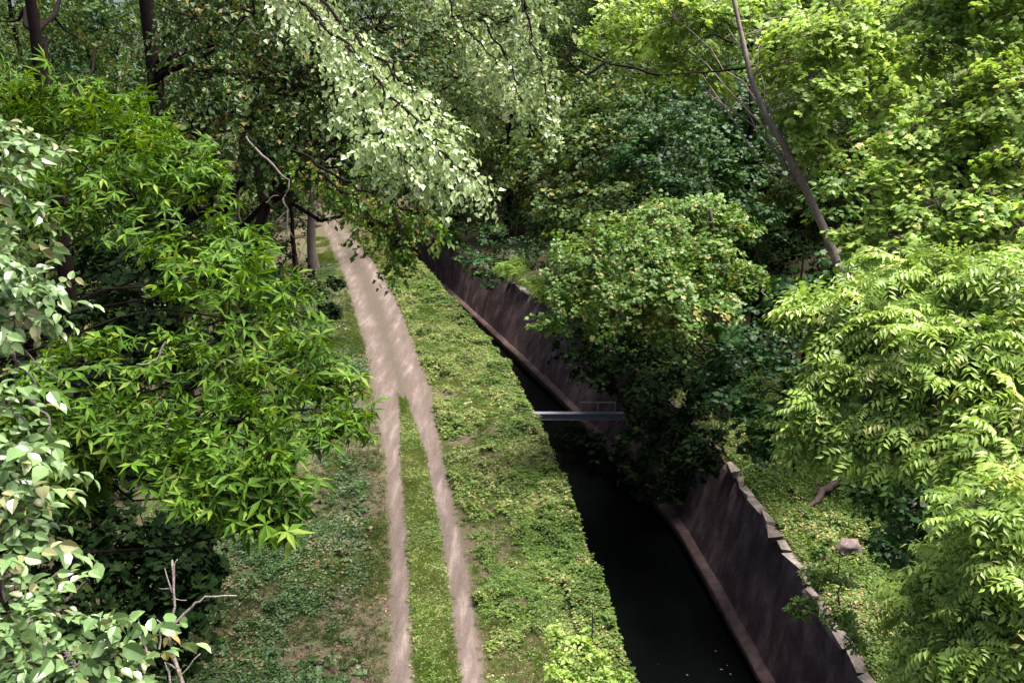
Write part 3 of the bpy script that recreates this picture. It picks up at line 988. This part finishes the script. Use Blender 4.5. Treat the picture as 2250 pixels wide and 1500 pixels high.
twigs('bare_limb', [([(1612, 95, 0), (1570, 75), (1545, 85), (1500, 118)], .03), ([(1450, 165), (1390, 150), (1320, 135), (1240, 95), (1185, 60)], .032), ([(1330, 138), (1285, 165), (1240, 125)], .04),
                    ([(1255, 100), (1250, 140), (1262, 150)], .03), ([(1262, 90), (1268, 40)], .03), ([(1640, 150), (1540, 160), (1450, 165)], .03)], M['bark_d'], Mt, np.array(Mt.location), 23.2, seed=9)
tree('feathery_tree', 'tall yellow green tree with fine feathery leaves along the upper right edge', 'tree', (14.0, 19.0),
     [(2230, 40, 18, 1.0), (2120, 30, 19, 1.0), (2050, 120, 19, .8), (2160, 150, 18, .9), (2250, 200, 17, .9), (2080, 230, 18, .8), (2180, 280, 17, .8), (2020, 300, 18, .7),
      (2110, 350, 17.5, .8), (2230, 360, 16.5, .8), (1990, 390, 18, .7), (2060, 450, 17, .8), (2170, 450, 16.5, .8), (1950, 330, 18.5, .5), (1960, 480, 18, .7), (2240, 500, 16, .8), (2100, 540, 16.5, .7),
      (1990, 560, 17, .6), (1920, 560, 18, .6), (1870, 520, 18.5, .4), (2030, 30, 20, .9), (2280, -60, 18, 1.2), (2120, -80, 19, 1.3)],
     'maple', 'yellow', 'bark_g', 75, r0=.2, csize=.38, size=.8, dens=1.15, pads=13, sag=.8)
tree('frond_tree', 'pale bright tree with long drooping compound fronds, largest mass at the right edge', 'tree', (9.8, 13.5),
     [(1880, 660, 14.5, .6), (1980, 640, 14.3, .7), (2100, 640, 14, .8), (2220, 620, 13.5, .8), (1830, 720, 14.3, .4), (1900, 760, 14, .7), (2020, 750, 13.6, .8), (2140, 760, 13.2, .8), (2250, 760, 12.8, .8),
      (1850, 850, 14, .5), (1800, 900, 14, .35), (1930, 870, 13.5, .6), (2050, 880, 13, .7), (2180, 890, 12.6, .7), (1870, 950, 13.8, .45), (1970, 970, 13.3, .5), (2080, 980, 12.8, .55), (2210, 1010, 12.2, .6), (1780, 960, 14.2, .2), (1770, 690, 14.6, .22)],
     'frond', 'ash', 'bark_g', 76, r0=.17, csize=.5, size=.92, dens=.95, pads=11, sag=.7)
tree('frond_sapling', 'lower sapling with drooping compound fronds at the bottom right below the large frond mass', 'tree', (8.6, 12.6),
     [(2190, 1120, 11.2, 0.62), (2250, 1230, 10.7, 0.69), (2140, 1230, 11.5, 0.56), (2070, 1280, 12.2, 0.56), (2150, 1340, 11.6, 0.62), (2220, 1350, 10.8, 0.69), (2030, 1350, 12.5, 0.50), (2100, 1420, 11.8, 0.62), 
      (2170, 1450, 11.0, 0.69), (2260, 1470, 10.6, 0.69), (2130, 1510, 11.4, 0.62), (2200, 1540, 10.8, 0.62), (2030, 1500, 12.2, 0.44), ],
     'frond', 'ash', 'bark_g', 77, r0=.07, csize=.5, size=.85, dens=1.1, pads=9, sag=.7)
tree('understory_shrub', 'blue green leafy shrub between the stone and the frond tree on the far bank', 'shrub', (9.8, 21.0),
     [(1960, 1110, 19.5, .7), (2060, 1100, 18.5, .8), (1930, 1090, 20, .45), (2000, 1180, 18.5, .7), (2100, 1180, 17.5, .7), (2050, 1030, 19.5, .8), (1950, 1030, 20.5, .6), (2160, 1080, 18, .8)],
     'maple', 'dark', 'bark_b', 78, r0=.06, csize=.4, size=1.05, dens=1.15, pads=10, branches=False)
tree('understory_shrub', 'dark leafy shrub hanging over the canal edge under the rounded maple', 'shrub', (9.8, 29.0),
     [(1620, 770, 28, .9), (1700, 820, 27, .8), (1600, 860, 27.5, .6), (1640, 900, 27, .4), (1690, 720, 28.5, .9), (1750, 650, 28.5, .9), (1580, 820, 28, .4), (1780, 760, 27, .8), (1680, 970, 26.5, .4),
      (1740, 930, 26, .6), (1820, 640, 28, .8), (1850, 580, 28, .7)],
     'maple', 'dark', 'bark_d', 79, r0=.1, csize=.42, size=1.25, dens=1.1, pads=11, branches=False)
tree('bank_tree', 'green tree behind the feathery tree at the black hollow on the right', 'tree', (16.5, 33.0),
     [(1850, 430, 30, 1.15), (1900, 380, 31, 1.15), (1980, 300, 33, 1.84), (1930, 520, 29, 1.03), (2080, 400, 33, 2.07), (2200, 300, 33, 2.53), (2050, 600, 30, 1.84), (2200, 560, 31, 2.30), (1850, 250, 36, 1.38), (1990, 700, 28, 1.49), (2150, 800, 27, 2.07), (2180, 100, 33, 2.53)],
     'maple', 'mid', 'bark_d', 80, r0=.3, csize=.5, size=1.4, dens=1.0, pads=12, branches=False)
tree('wall_bush', 'small yellow green bush growing out of the far canal wall', 'shrub', (f_cr(52.0) + .3, 52.0),
     [(1110, 590, 49, .45), (1140, 600, 48.5, .5), (1165, 620, 48, .5), (1190, 640, 47.5, .45), (1140, 580, 49, .4)],
     'fine', 'yellow', 'bark_b', 81, r0=.05, csize=.4, size=1.5, dens=1.6, pads=10, branches=False)
tree('wall_bush', 'small dim bush over the canal wall where the cutting bends out of sight', 'shrub', (f_cr(76.0) + .6, 76.0),
     [(985, 500, 74, .9), (960, 480, 75, .9), (1000, 525, 73, .6)],
     'far', 'olive', 'bark_b', 82, r0=.05, csize=.4, size=1.2, dens=1.3, pads=10, branches=False)
tree('edge_shrub', 'small leafy shrub hanging over the lip of the far wall at the bottom right', 'shrub', (f_cr(20.5) + .5, 20.5),
     [(1790, 1270, 21.5, .35), (1770, 1330, 21.2, .3), (1830, 1280, 21, .35), (1850, 1360, 20.3, .3), (1755, 1350, 21.2, .18), (1800, 1220, 22, .25), (1870, 1420, 19.8, .25)],
     'herb', 'mid', 'bark_b', 83, r0=.03, csize=.16, size=1.5, dens=1.5, pads=11)
tree('verge_shrub', 'fresh lime green shrub on the canal edge of the verge near the track', 'shrub', (f_cl(18.3) - .45, 18.3),
     [(1270, 1430, 18.6, .35), (1230, 1470, 18.3, .35), (1310, 1470, 18.2, .38), (1260, 1510, 17.9, .38), (1350, 1500, 17.9, .25), (1220, 1400, 18.9, .2)],
     'herb', 'lime', 'bark_b', 84, r0=.03, csize=.15, size=1.5, dens=1.7, pads=12)

# bushes carrying shade in their leaf colour; several added only to darken
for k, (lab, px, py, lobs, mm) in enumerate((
        ('low undergrowth bush, shade painted into its leaves, between the tufted tree and the far track', 660, 690,
         [(640, 640, 46, 1.0), (600, 620, 48, 1.0), (650, 700, 43, .8), (590, 680, 44, 1.0), (550, 620, 46, 1.2), (720, 680, 44, .4), (735, 620, 50, .35)], 'deep'),  # undergrowth shade put into the near-black leaf colour
        ('bush with black pit shade painted into its leaves under the tufted leaves, left of the bare twigs', 200, 1290,
         [(180, 1160, 17, .8), (280, 1180, 17, .8), (100, 1230, 16.5, .9), (360, 1190, 17.5, .5), (200, 1300, 16.5, .9), (60, 1330, 15.5, .9), (310, 1290, 17, .7), (260, 1400, 16, .8), (370, 1400, 16.5, .45), (150, 1420, 15.5, .8), (300, 1490, 15.5, .8), (340, 1340, 17, .5), (430, 1170, 17, .45), (440, 1250, 16.5, .42), (430, 1320, 16, .35), (400, 1240, 16.5, .4)], 'deep'),  # pit shade painted as near-black leaves
        ('added dark low bush blacking out the ground above the bend of the far canal wall', 1180, 470,
         [(1010, 440, 82, 2.5), (1100, 460, 76, 2.5), (1180, 470, 72, 2.4), (1080, 520, 70, 1.6), (1160, 540, 66, 1.8), (1060, 555, 62, 1.6), (1130, 570, 60, 1.6), (1190, 560, 60, 1.8), (1000, 520, 70, 1.6), (1230, 600, 55, 1.6), (960, 490, 78, 1.6), (1270, 640, 50, 1.4), (1060, 590, 58, .9), (1105, 578, 60, 1.1), (1020, 562, 64, .9), (1090, 610, 56, .7), (1010, 400, 88, 2.8), (1140, 400, 80, 2.6), (950, 430, 92, 2.2)], 'dark'),  # added to darken the pale ground beyond the wall
        ('added near-black bush standing in for the shade beneath the rounded maple on the far bank', 1640, 860,
         [(1440, 800, 38, 1.0), (1500, 840, 36, 1.0), (1540, 900, 33, .8), (1390, 760, 41, 1.2), (1480, 760, 38, 1.2), (1560, 960, 31, .5), (1330, 740, 44, 1.0), (1500, 930, 33, .5), (1430, 860, 36, .7), (1370, 800, 40, .8), (1540, 985, 30.5, .4), (1600, 800, 36, 1.2), (1700, 760, 36, 1.4)], 'deep'),  # added bush, blackens the bank and wall under the maple
        ('added black undergrowth standing in for shade in the gap left of the pale trunk by the far track', 600, 560,
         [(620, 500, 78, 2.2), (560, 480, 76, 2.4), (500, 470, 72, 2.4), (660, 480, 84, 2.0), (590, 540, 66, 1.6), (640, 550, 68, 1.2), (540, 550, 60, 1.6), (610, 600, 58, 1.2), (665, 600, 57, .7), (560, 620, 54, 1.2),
          (480, 400, 80, 2.6), (560, 400, 82, 2.6), (640, 410, 86, 2.2), (690, 640, 52, .6), (650, 640, 52, .8), (720, 680, 47, .4)], 'deep'),  # added to fill the bright bare gap with black
        ('added almost black leaf curtain standing in for shade on the middle of the far canal wall', 1640, 900,
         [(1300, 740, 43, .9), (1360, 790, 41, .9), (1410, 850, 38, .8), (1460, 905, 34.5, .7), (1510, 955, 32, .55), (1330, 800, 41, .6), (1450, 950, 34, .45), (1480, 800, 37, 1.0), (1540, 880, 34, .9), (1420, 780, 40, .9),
          (1500, 1000, 31.5, .35), (1550, 1010, 30, .4), (1370, 740, 43, .9), (1240, 690, 47, .7), (1250, 745, 42, 1.0), (1300, 810, 40, .9), (1400, 925, 36, .6), (1440, 985, 33.5, .5), (1485, 1035, 31.5, .4), (1270, 785, 42, .7), (1210, 720, 45, .5), (1310, 965, 41, .6), (1350, 1000, 39.5, .7), (1395, 1040, 38, .7), (1435, 1075, 37, .6), (1400, 965, 38, .8), (1450, 1015, 36, .7), (1475, 1070, 35, .5), (1330, 845, 42.5, .6), (1290, 800, 44, .7), (1400, 860, 40, .7), (1265, 945, 42.5, .45)], 'deep'),  # added curtain, its near-black leaves paint shade over wall and ledge
        ('bush with black hollow shade painted into its leaves, beside the foot of the leaning trunk', 1780, 700,
         [(1700, 520, 44, 1.6), (1760, 560, 42, 1.6), (1680, 620, 42, 1.6), (1800, 460, 46, 1.8), (1740, 400, 48, 2.0), (1640, 560, 45, 1.4), (1790, 640, 38, 1.2)], 'deep'),  # hollow shade put into the leaf colour
        ('added near-black bush standing in for shade behind the starry leaf tufts, deep in the left slope', 300, 900,
         [(180, 620, 26, 1.4), (300, 640, 27, 1.3), (250, 560, 28, 1.3), (350, 760, 24, 1.2), (150, 780, 23, 1.4), (100, 1100, 19, 1.2), (250, 1080, 19, 1.1), (50, 640, 25, 1.4), (400, 560, 30, 1.3), (280, 660, 19, 1.2), (200, 760, 18, 1.1), (380, 700, 19, 1.0), (100, 880, 17, 1.1), (300, 820, 18, 1.0), (450, 800, 19, .8), (130, 980, 17, 1.0)], 'deep'))):  # added near-black backing that darkens the gaps between the tufts
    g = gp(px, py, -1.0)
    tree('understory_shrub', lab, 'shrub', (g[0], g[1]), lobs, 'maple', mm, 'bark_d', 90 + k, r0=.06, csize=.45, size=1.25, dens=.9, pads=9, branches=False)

# ------------------------------------------------------------------ far trees (three shared kinds)
def kind_mesh(seed, n, R, H, kind, size):
    rng = np.random.default_rng(seed)
    L = []
    for i in range(n):
        a = rng.uniform(0, 6.28)
        q = rng.random()
        z = H * (.06 + .94 * q)
        rr = R * math.sqrt(rng.random()) * (.55 + .45 * math.sin(math.pi * q)) * (1 - .5 * q ** 3)
        L.append((np.array([math.cos(a) * rr, math.sin(a) * rr, z]), R * rng.uniform(.30, .46)))
    V, F, v = foliage(kind, L, rng, csize=.6, size=size, dens=1.0, pads=9, sag=.8, low=-.6)
    me = tri_mesh('crown', V, F, v)
    w = Wood()
    w.tube(wander((0, 0, -.5), (.3, .2, H * .9), 9, .012, rng), np.linspace(.3, .07, 9), 8, rng)
    for c, r in L:
        w.tube(wander((0, 0, max(1.5, c[2] - 1.5)), c, 4, .05, rng), np.linspace(.08, .02, 4), 5)
    V = np.concatenate(w.V)
    Q = np.concatenate(w.F)
    return me, tri_mesh('trunk', V, np.concatenate([Q[:, [0, 1, 2]], Q[:, [0, 2, 3]]]), None, True)


kinds = [kind_mesh(201, 40, 4.4, 18, 'far', 1.35), kind_mesh(202, 46, 5.0, 22, 'far', 1.45), kind_mesh(203, 30, 3.6, 13, 'far', 1.25)]
variants = []
for k, (cm, tm) in enumerate(kinds):
    for mm in ('olive', 'mid', 'grey', 'dark', 'droop'):
        c2, t2 = cm.copy(), tm.copy()
        c2.materials.append(M[mm]); t2.materials.append(M['bark_d'])
        variants.append((c2, t2))
rng = np.random.default_rng(300)
spots = []
for y0, x0, x1, st in ((56, 9, 34, 5), (64, 6, 40, 5), (73, 0, 46, 5), (84, -4, 50, 5.5), (96, -30, 50, 6), (110, -60, 60, 6.5), (126, -70, 70, 7), (64, -46, -15, 5), (76, -50, -20, 5.5), (88, -50, -22, 6),
                       (52, -36, -15, 5), (47, 13, 34, 5), (39, 19, 34, 5), (38, -30, -14, 5), (30, -28, -14, 5), (30, 20, 32, 6)):
    x = x0
    while x <= x1:
        spots.append((x + rng.uniform(-1.5, 1.5), y0 + rng.uniform(-3, 3)))
        x += st
for i, (x, y) in enumerate(spots):
    if f_lt(y) - (9 if y < 78 else 4) < x < f_cr(y) + 3.5:
        continue
    left = x < f_lt(y)
    c2, t2 = variants[rng.integers(0, len(kinds)) * 5 + (rng.choice([0, 3, 4]) if left else rng.choice([0, 1, 2, 3]))]
    o = empty('background_tree', (x, y, zground(x, y)))
    o.rotation_euler = (0, 0, rng.uniform(0, 6.28))
    s = rng.uniform(.85, 1.2) * (1 + max(0, y - 60) / 130)
    o.scale = (s, s, s)
    left = x < f_lt(y)
    tag(o, 'tall leafy tree in the shaded wood behind the left slope' if left else 'tall leafy tree of the wood rising behind the far canal bank', 'tree',
        'trees of the wood on the left' if left else 'trees of the wood beyond the canal')
    for nm, me in (('crown', c2), ('trunk', t2)):
        q = bpy.data.objects.new(nm, me)
        C.objects.link(q)
        q.parent = o

# ------------------------------------------------------------------ ground cover
rng = np.random.default_rng(400)


def cover(name, label, kind, m, n, xr, yr, keep, size, lift=0.0, sz=None, zf=None, hump=0.0):
    y = yr[0] + (yr[1] - yr[0]) * rng.random(n) ** 1.25
    a, b_ = xr(y)
    x = a + (b_ - a) * rng.random(n)
    k = keep(x, y)
    x, y = x[k], y[k]
    z = zf(x, y) + lift + hump * np.maximum(0, wob(x, y, 2.7, 5.0) + .7 * wob(x, y, 6.1, 1.0)) * rng.uniform(.3, 1.1, len(x))
    P = np.stack([x, y, z], 1)
    a = rng.uniform(0, 6.28, len(x))
    D = np.stack([np.cos(a), np.sin(a), np.zeros(len(x))], 1)
    Z = np.array([0, 0, 1.]) + rng.normal(0, .25, (len(x), 3))
    S = size * rng.uniform(.6, 1.4, len(x)) * (sz(x, y) if sz else 1)
    V, F, v = scatter(kind, P, D, Z, S, rng, .3)
    v = np.clip(v + .28 * wob(V[:, 0], V[:, 1], 1.5, 2.5), 0, .995)
    o = link_mesh(name, tri_mesh(name, V, F, v), M[m])
    return tag(o, label, 'ground cover', None, 'stuff')


off = lambda x, y: dirt(x, y) > .08 + .05 * wob(x, y, 2.3) + rng.normal(0, .07, len(x))
cover('verge_weeds', 'thick low green weeds on the verge between the track and the canal edge', 'herb', 'herb', 170000,
      lambda y: (f_rt(y) + .35, f_cl(y) + .12), (15.5, 78),
      lambda x, y: (off(x, y)) & ((wob(x, y, 1.1, .7) + .5 * wob(x, y, 3.7, 2.1) + 1.6 * sstep((x - f_cl(y) + 1.6) / 1.4) > -.12 + rng.normal(0, .25, len(x)) + .18)), .95, .0,
      lambda x, y: .75 + .45 * sstep((x - f_cl(y) + 1.6) / 1.6) + .006 * (y - 16), zleft, .30)
cover('edge_weeds', 'bright leafy weeds spilling over the lip of the near canal wall', 'herb', 'herb', 26000,
      lambda y: (f_cl(y) - .7, f_cl(y) + .16 + .22 * np.maximum(0, wob(y, y * .3, 1.9) + .3 * wob(y, 2, 4))), (15.5, 70), lambda x, y: wob(x, y, 1.6, 3.) + .5 * wob(x, y, 5, 1) > -.25, 1.15, .02, None, lambda x, y: .05 + .25 * np.abs(wob(x, y, 1.9)) * rng.random(len(x)))
n = 2600
y = 15.5 + 50 * rng.random(n) ** 1.3
k = (wob(y, y * 0, 1.8, 3.0) + rng.normal(0, .3, n)) > -.05
y = y[k]
n = len(y)
q = rng.random(n)
P = np.stack([f_cl(y) - .10 + .42 * q * (.6 + .4 * wob(y, y * 0, 2.6, 8.0)), y, .22 - .55 * q * q], 1)
D = np.stack([np.full(n, 1.) + rng.normal(0, .3, n), rng.normal(0, .8, n), rng.uniform(-.5, .3, n)], 1)
V, F, v = scatter('round', P, D, np.array([0.2, 0, 1.]) + rng.normal(0, .3, (n, 3)), rng.uniform(.35, .85, n), rng, .4)
tag(link_mesh('trailing_weeds', tri_mesh('trailing_weeds', V, F, v), M['mid']), 'trailing leafy weeds hanging over the lip of the near wall above the black water', 'ground cover', None, 'stuff')
cover('slope_litter', 'brown fallen leaves scattered over the bare slope left of the track', 'herb', 'litter', 26000,
      lambda y: (f_lt(y) - 9, f_lt(y) - .3), (14.5, 50), lambda x, y: off(x, y) & (rng.random(len(x)) < .75), .62, -.02, None, zleft)
cover('verge_litter', 'brown fallen leaves among the weeds of the canal side verge', 'herb', 'litter', 12000,
      lambda y: (f_lt(y) - .4, f_cl(y) - .3), (14.5, 45), lambda x, y: off(x, y), .45, -.01, None, zleft)
cover('slope_grass', 'sparse grass tufts on the slope left of the track', 'blade', 'herbdark', 40000,
      lambda y: (f_lt(y) - 9, f_lt(y) - .3), (14.5, 60), lambda x, y: off(x, y) & (wob(x, y, 1.6, 3.3) > -.2 + rng.normal(0, .4, len(x))), 1.1, .0, None, zleft)
cover('tall_weeds', 'larger leafy weed clumps standing here and there on the verge near the canal', 'maple', 'herb', 2600,
      lambda y: (f_rt(y) + .6, f_cl(y) + .1), (15.5, 60), lambda x, y: (wob(x, y, 1.9, 4.2) > .1) & off(x, y), .62, .10, None, zleft, .2)
cover('slope_tall_weeds', 'larger dark leafy clumps on the slope left of the track', 'maple', 'herbdark', 2600,
      lambda y: (f_lt(y) - 7, f_lt(y) - 1.0), (14.5, 50), lambda x, y: wob(x, y, 1.3, 6.2) > .15, .75, .12, None, zleft, .2)
cover('median_grass', 'short grass strip between the two wheel ruts', 'blade', 'grass', 90000,
      lambda y: (f_lt(y) + .15, f_rt(y) - .15), (15.5, 44), lambda x, y: off(x, y) & (wob(x, y, 1.7, .2) > -.75 + rng.normal(0, .3, len(x))), .62, .0, None, zleft)
cover('median_weeds', 'small broad weeds growing among the grass between the ruts', 'herb', 'grass', 26000,
      lambda y: (f_lt(y) + .15, f_rt(y) - .15), (15.5, 44), lambda x, y: off(x, y) & (wob(x, y, 1.3, .9) > -.1 + rng.normal(0, .35, len(x))), .6, .0, None, zleft)
cover('verge_grass', 'thin grass along the outer edges of the ruts', 'blade', 'grass', 120000,
      lambda y: (f_lt(y) - 2.4, f_cl(y) - .2), (15.5, 78), lambda x, y: off(x, y) & ((x < f_lt(y)) | (x > f_rt(y))) & (wob(x, y, 1.4, .4) > np.where(x < f_lt(y), .15, -.3) + rng.normal(0, .3, len(x))), .75, .0, lambda x, y: 1 + .01 * (y - 16), zleft)
cover('slope_weeds', 'dark green weeds in patches on the bare slope left of the track', 'herb', 'herbdark', 90000,
      lambda y: (f_lt(y) - 9.0, f_lt(y) - .5), (14.5, 66),
      lambda x, y: off(x, y) & (wob(x, y, .8, 1.4) + .45 * wob(x, y, 2.9, .3) - .9 * sstep((x - f_lt(y) + 1.4) / 1.0) > -.22 + rng.normal(0, .3, len(x)) + .28), 1.05, .0, None, zleft, .2)
cover('bank_weeds', 'green weeds and grass on the strip along the top of the far wall', 'herb', 'herb', 60000,
      lambda y: (f_cr(y) + .22, f_cr(y) + 7), (14, 60), lambda x, y: wob(x, y, 1.3, 2.2) + .8 * sstep((x - f_cr(y) - .3) / 1.0) > -.1, 1.15, .0, None, zright, .2)
cover('bank_grass', 'yellow green grass on the far bank next to the broken coping', 'blade', 'grass', 50000,
      lambda y: (f_cr(y) + .1, f_cr(y) + 4), (16, 50), lambda x, y: wob(x, y, 1.0, 1.2) > -.4, 1.1, .0, None, zright)

n = 70
y = rng.uniform(15.5, 24, n)
x = f_cl(y) + .3 + (f_le(y) - f_cl(y) - .4) * rng.random(n) ** 1.0
P = np.stack([x, y, np.full(n, -3.60)], 1)
lf = leaf(.09, .06, 0)
T = Tpl()
for p in P:
    T.add(lf, p, rng.uniform(-3, 3), 0, 0, rng.uniform(.5, 1.2), rng)
V, F, v = T.done()
V[:, 2] = -3.60 + .1 * (V[:, 2] + 3.6)
tag(link_mesh('floating_leaves', tri_mesh('floating_leaves', V, F, v), M['litter']), 'scattered dead leaves floating on the black canal water', 'leaves', None, 'stuff')

# ------------------------------------------------------------------ log and stone on the far bank
a_, b_ = gp(1775, 1118, .1), gp(1842, 1062, .15)
lg = empty('fallen_log', (a_ + b_) / 2 * [1, 1, 0])
tag(lg, 'short rotten log lying on the far bank grass', 'log')
rng = np.random.default_rng(9)
w = Wood()
w.tube(wander(a_ + [0, 0, .06], b_ + [0, 0, .1], 9, .03, rng), [.05, .08, .10, .11, .12, .12, .13, .13, .12], 9, rng, .2)
w.build('log_body', M['bark_b'], lg, np.array(lg.location))
w = Wood()
mid = (a_ + b_) / 2
w.tube(wander(mid, mid + [-.35, .3, .25], 4, .05, rng), [.05, .04, .03, .02], 6, rng)
w.build('branch_stub', M['bark_b'], lg, np.array(lg.location))
s0 = gp(1862, 1212, .1)
st = empty('boulder', (s0[0], s0[1], zground(s0[0], s0[1])))
tag(st, 'pinkish hollowed stone with a black opening on the far bank', 'stone')
n1, n2 = 14, 22
u = np.linspace(-.5 * np.pi, .5 * np.pi, n1)[:, None]
vv = np.linspace(0, 2 * np.pi, n2, endpoint=False)[None, :]
sx, sy, szz = np.cos(u) * np.cos(vv), np.cos(u) * np.sin(vv), np.sin(u) * np.ones_like(vv)
rr = 1 + .12 * np.sin(3 * sx + 2 * sy) + .08 * np.sin(5 * szz + 4 * sx) + .05 * np.sin(9 * sy)
cave = np.exp(-((sx * .9) ** 2 + (sy + .95) ** 2 * 1.2 + (szz - .02) ** 2 * 5) * 5)
rr = rr * (1 - .75 * cave)
Vb = np.stack([sx * rr * .36, sy * rr * .28, szz * rr * .25 + .2], -1).reshape(-1, 3)
i = np.arange(n1 - 1)[:, None] * n2
j = np.arange(n2)[None, :]
Q = np.stack([i + j, i + (j + 1) % n2, i + n2 + (j + 1) % n2, i + n2 + j], -1).reshape(-1, 4)
link_mesh('stone_body', tri_mesh('stone_body', Vb, Q, None, True), M['stone'], st)
print('TRIS', sum(len(o.data.polygons) for o in sc.objects if o.type == 'MESH'))
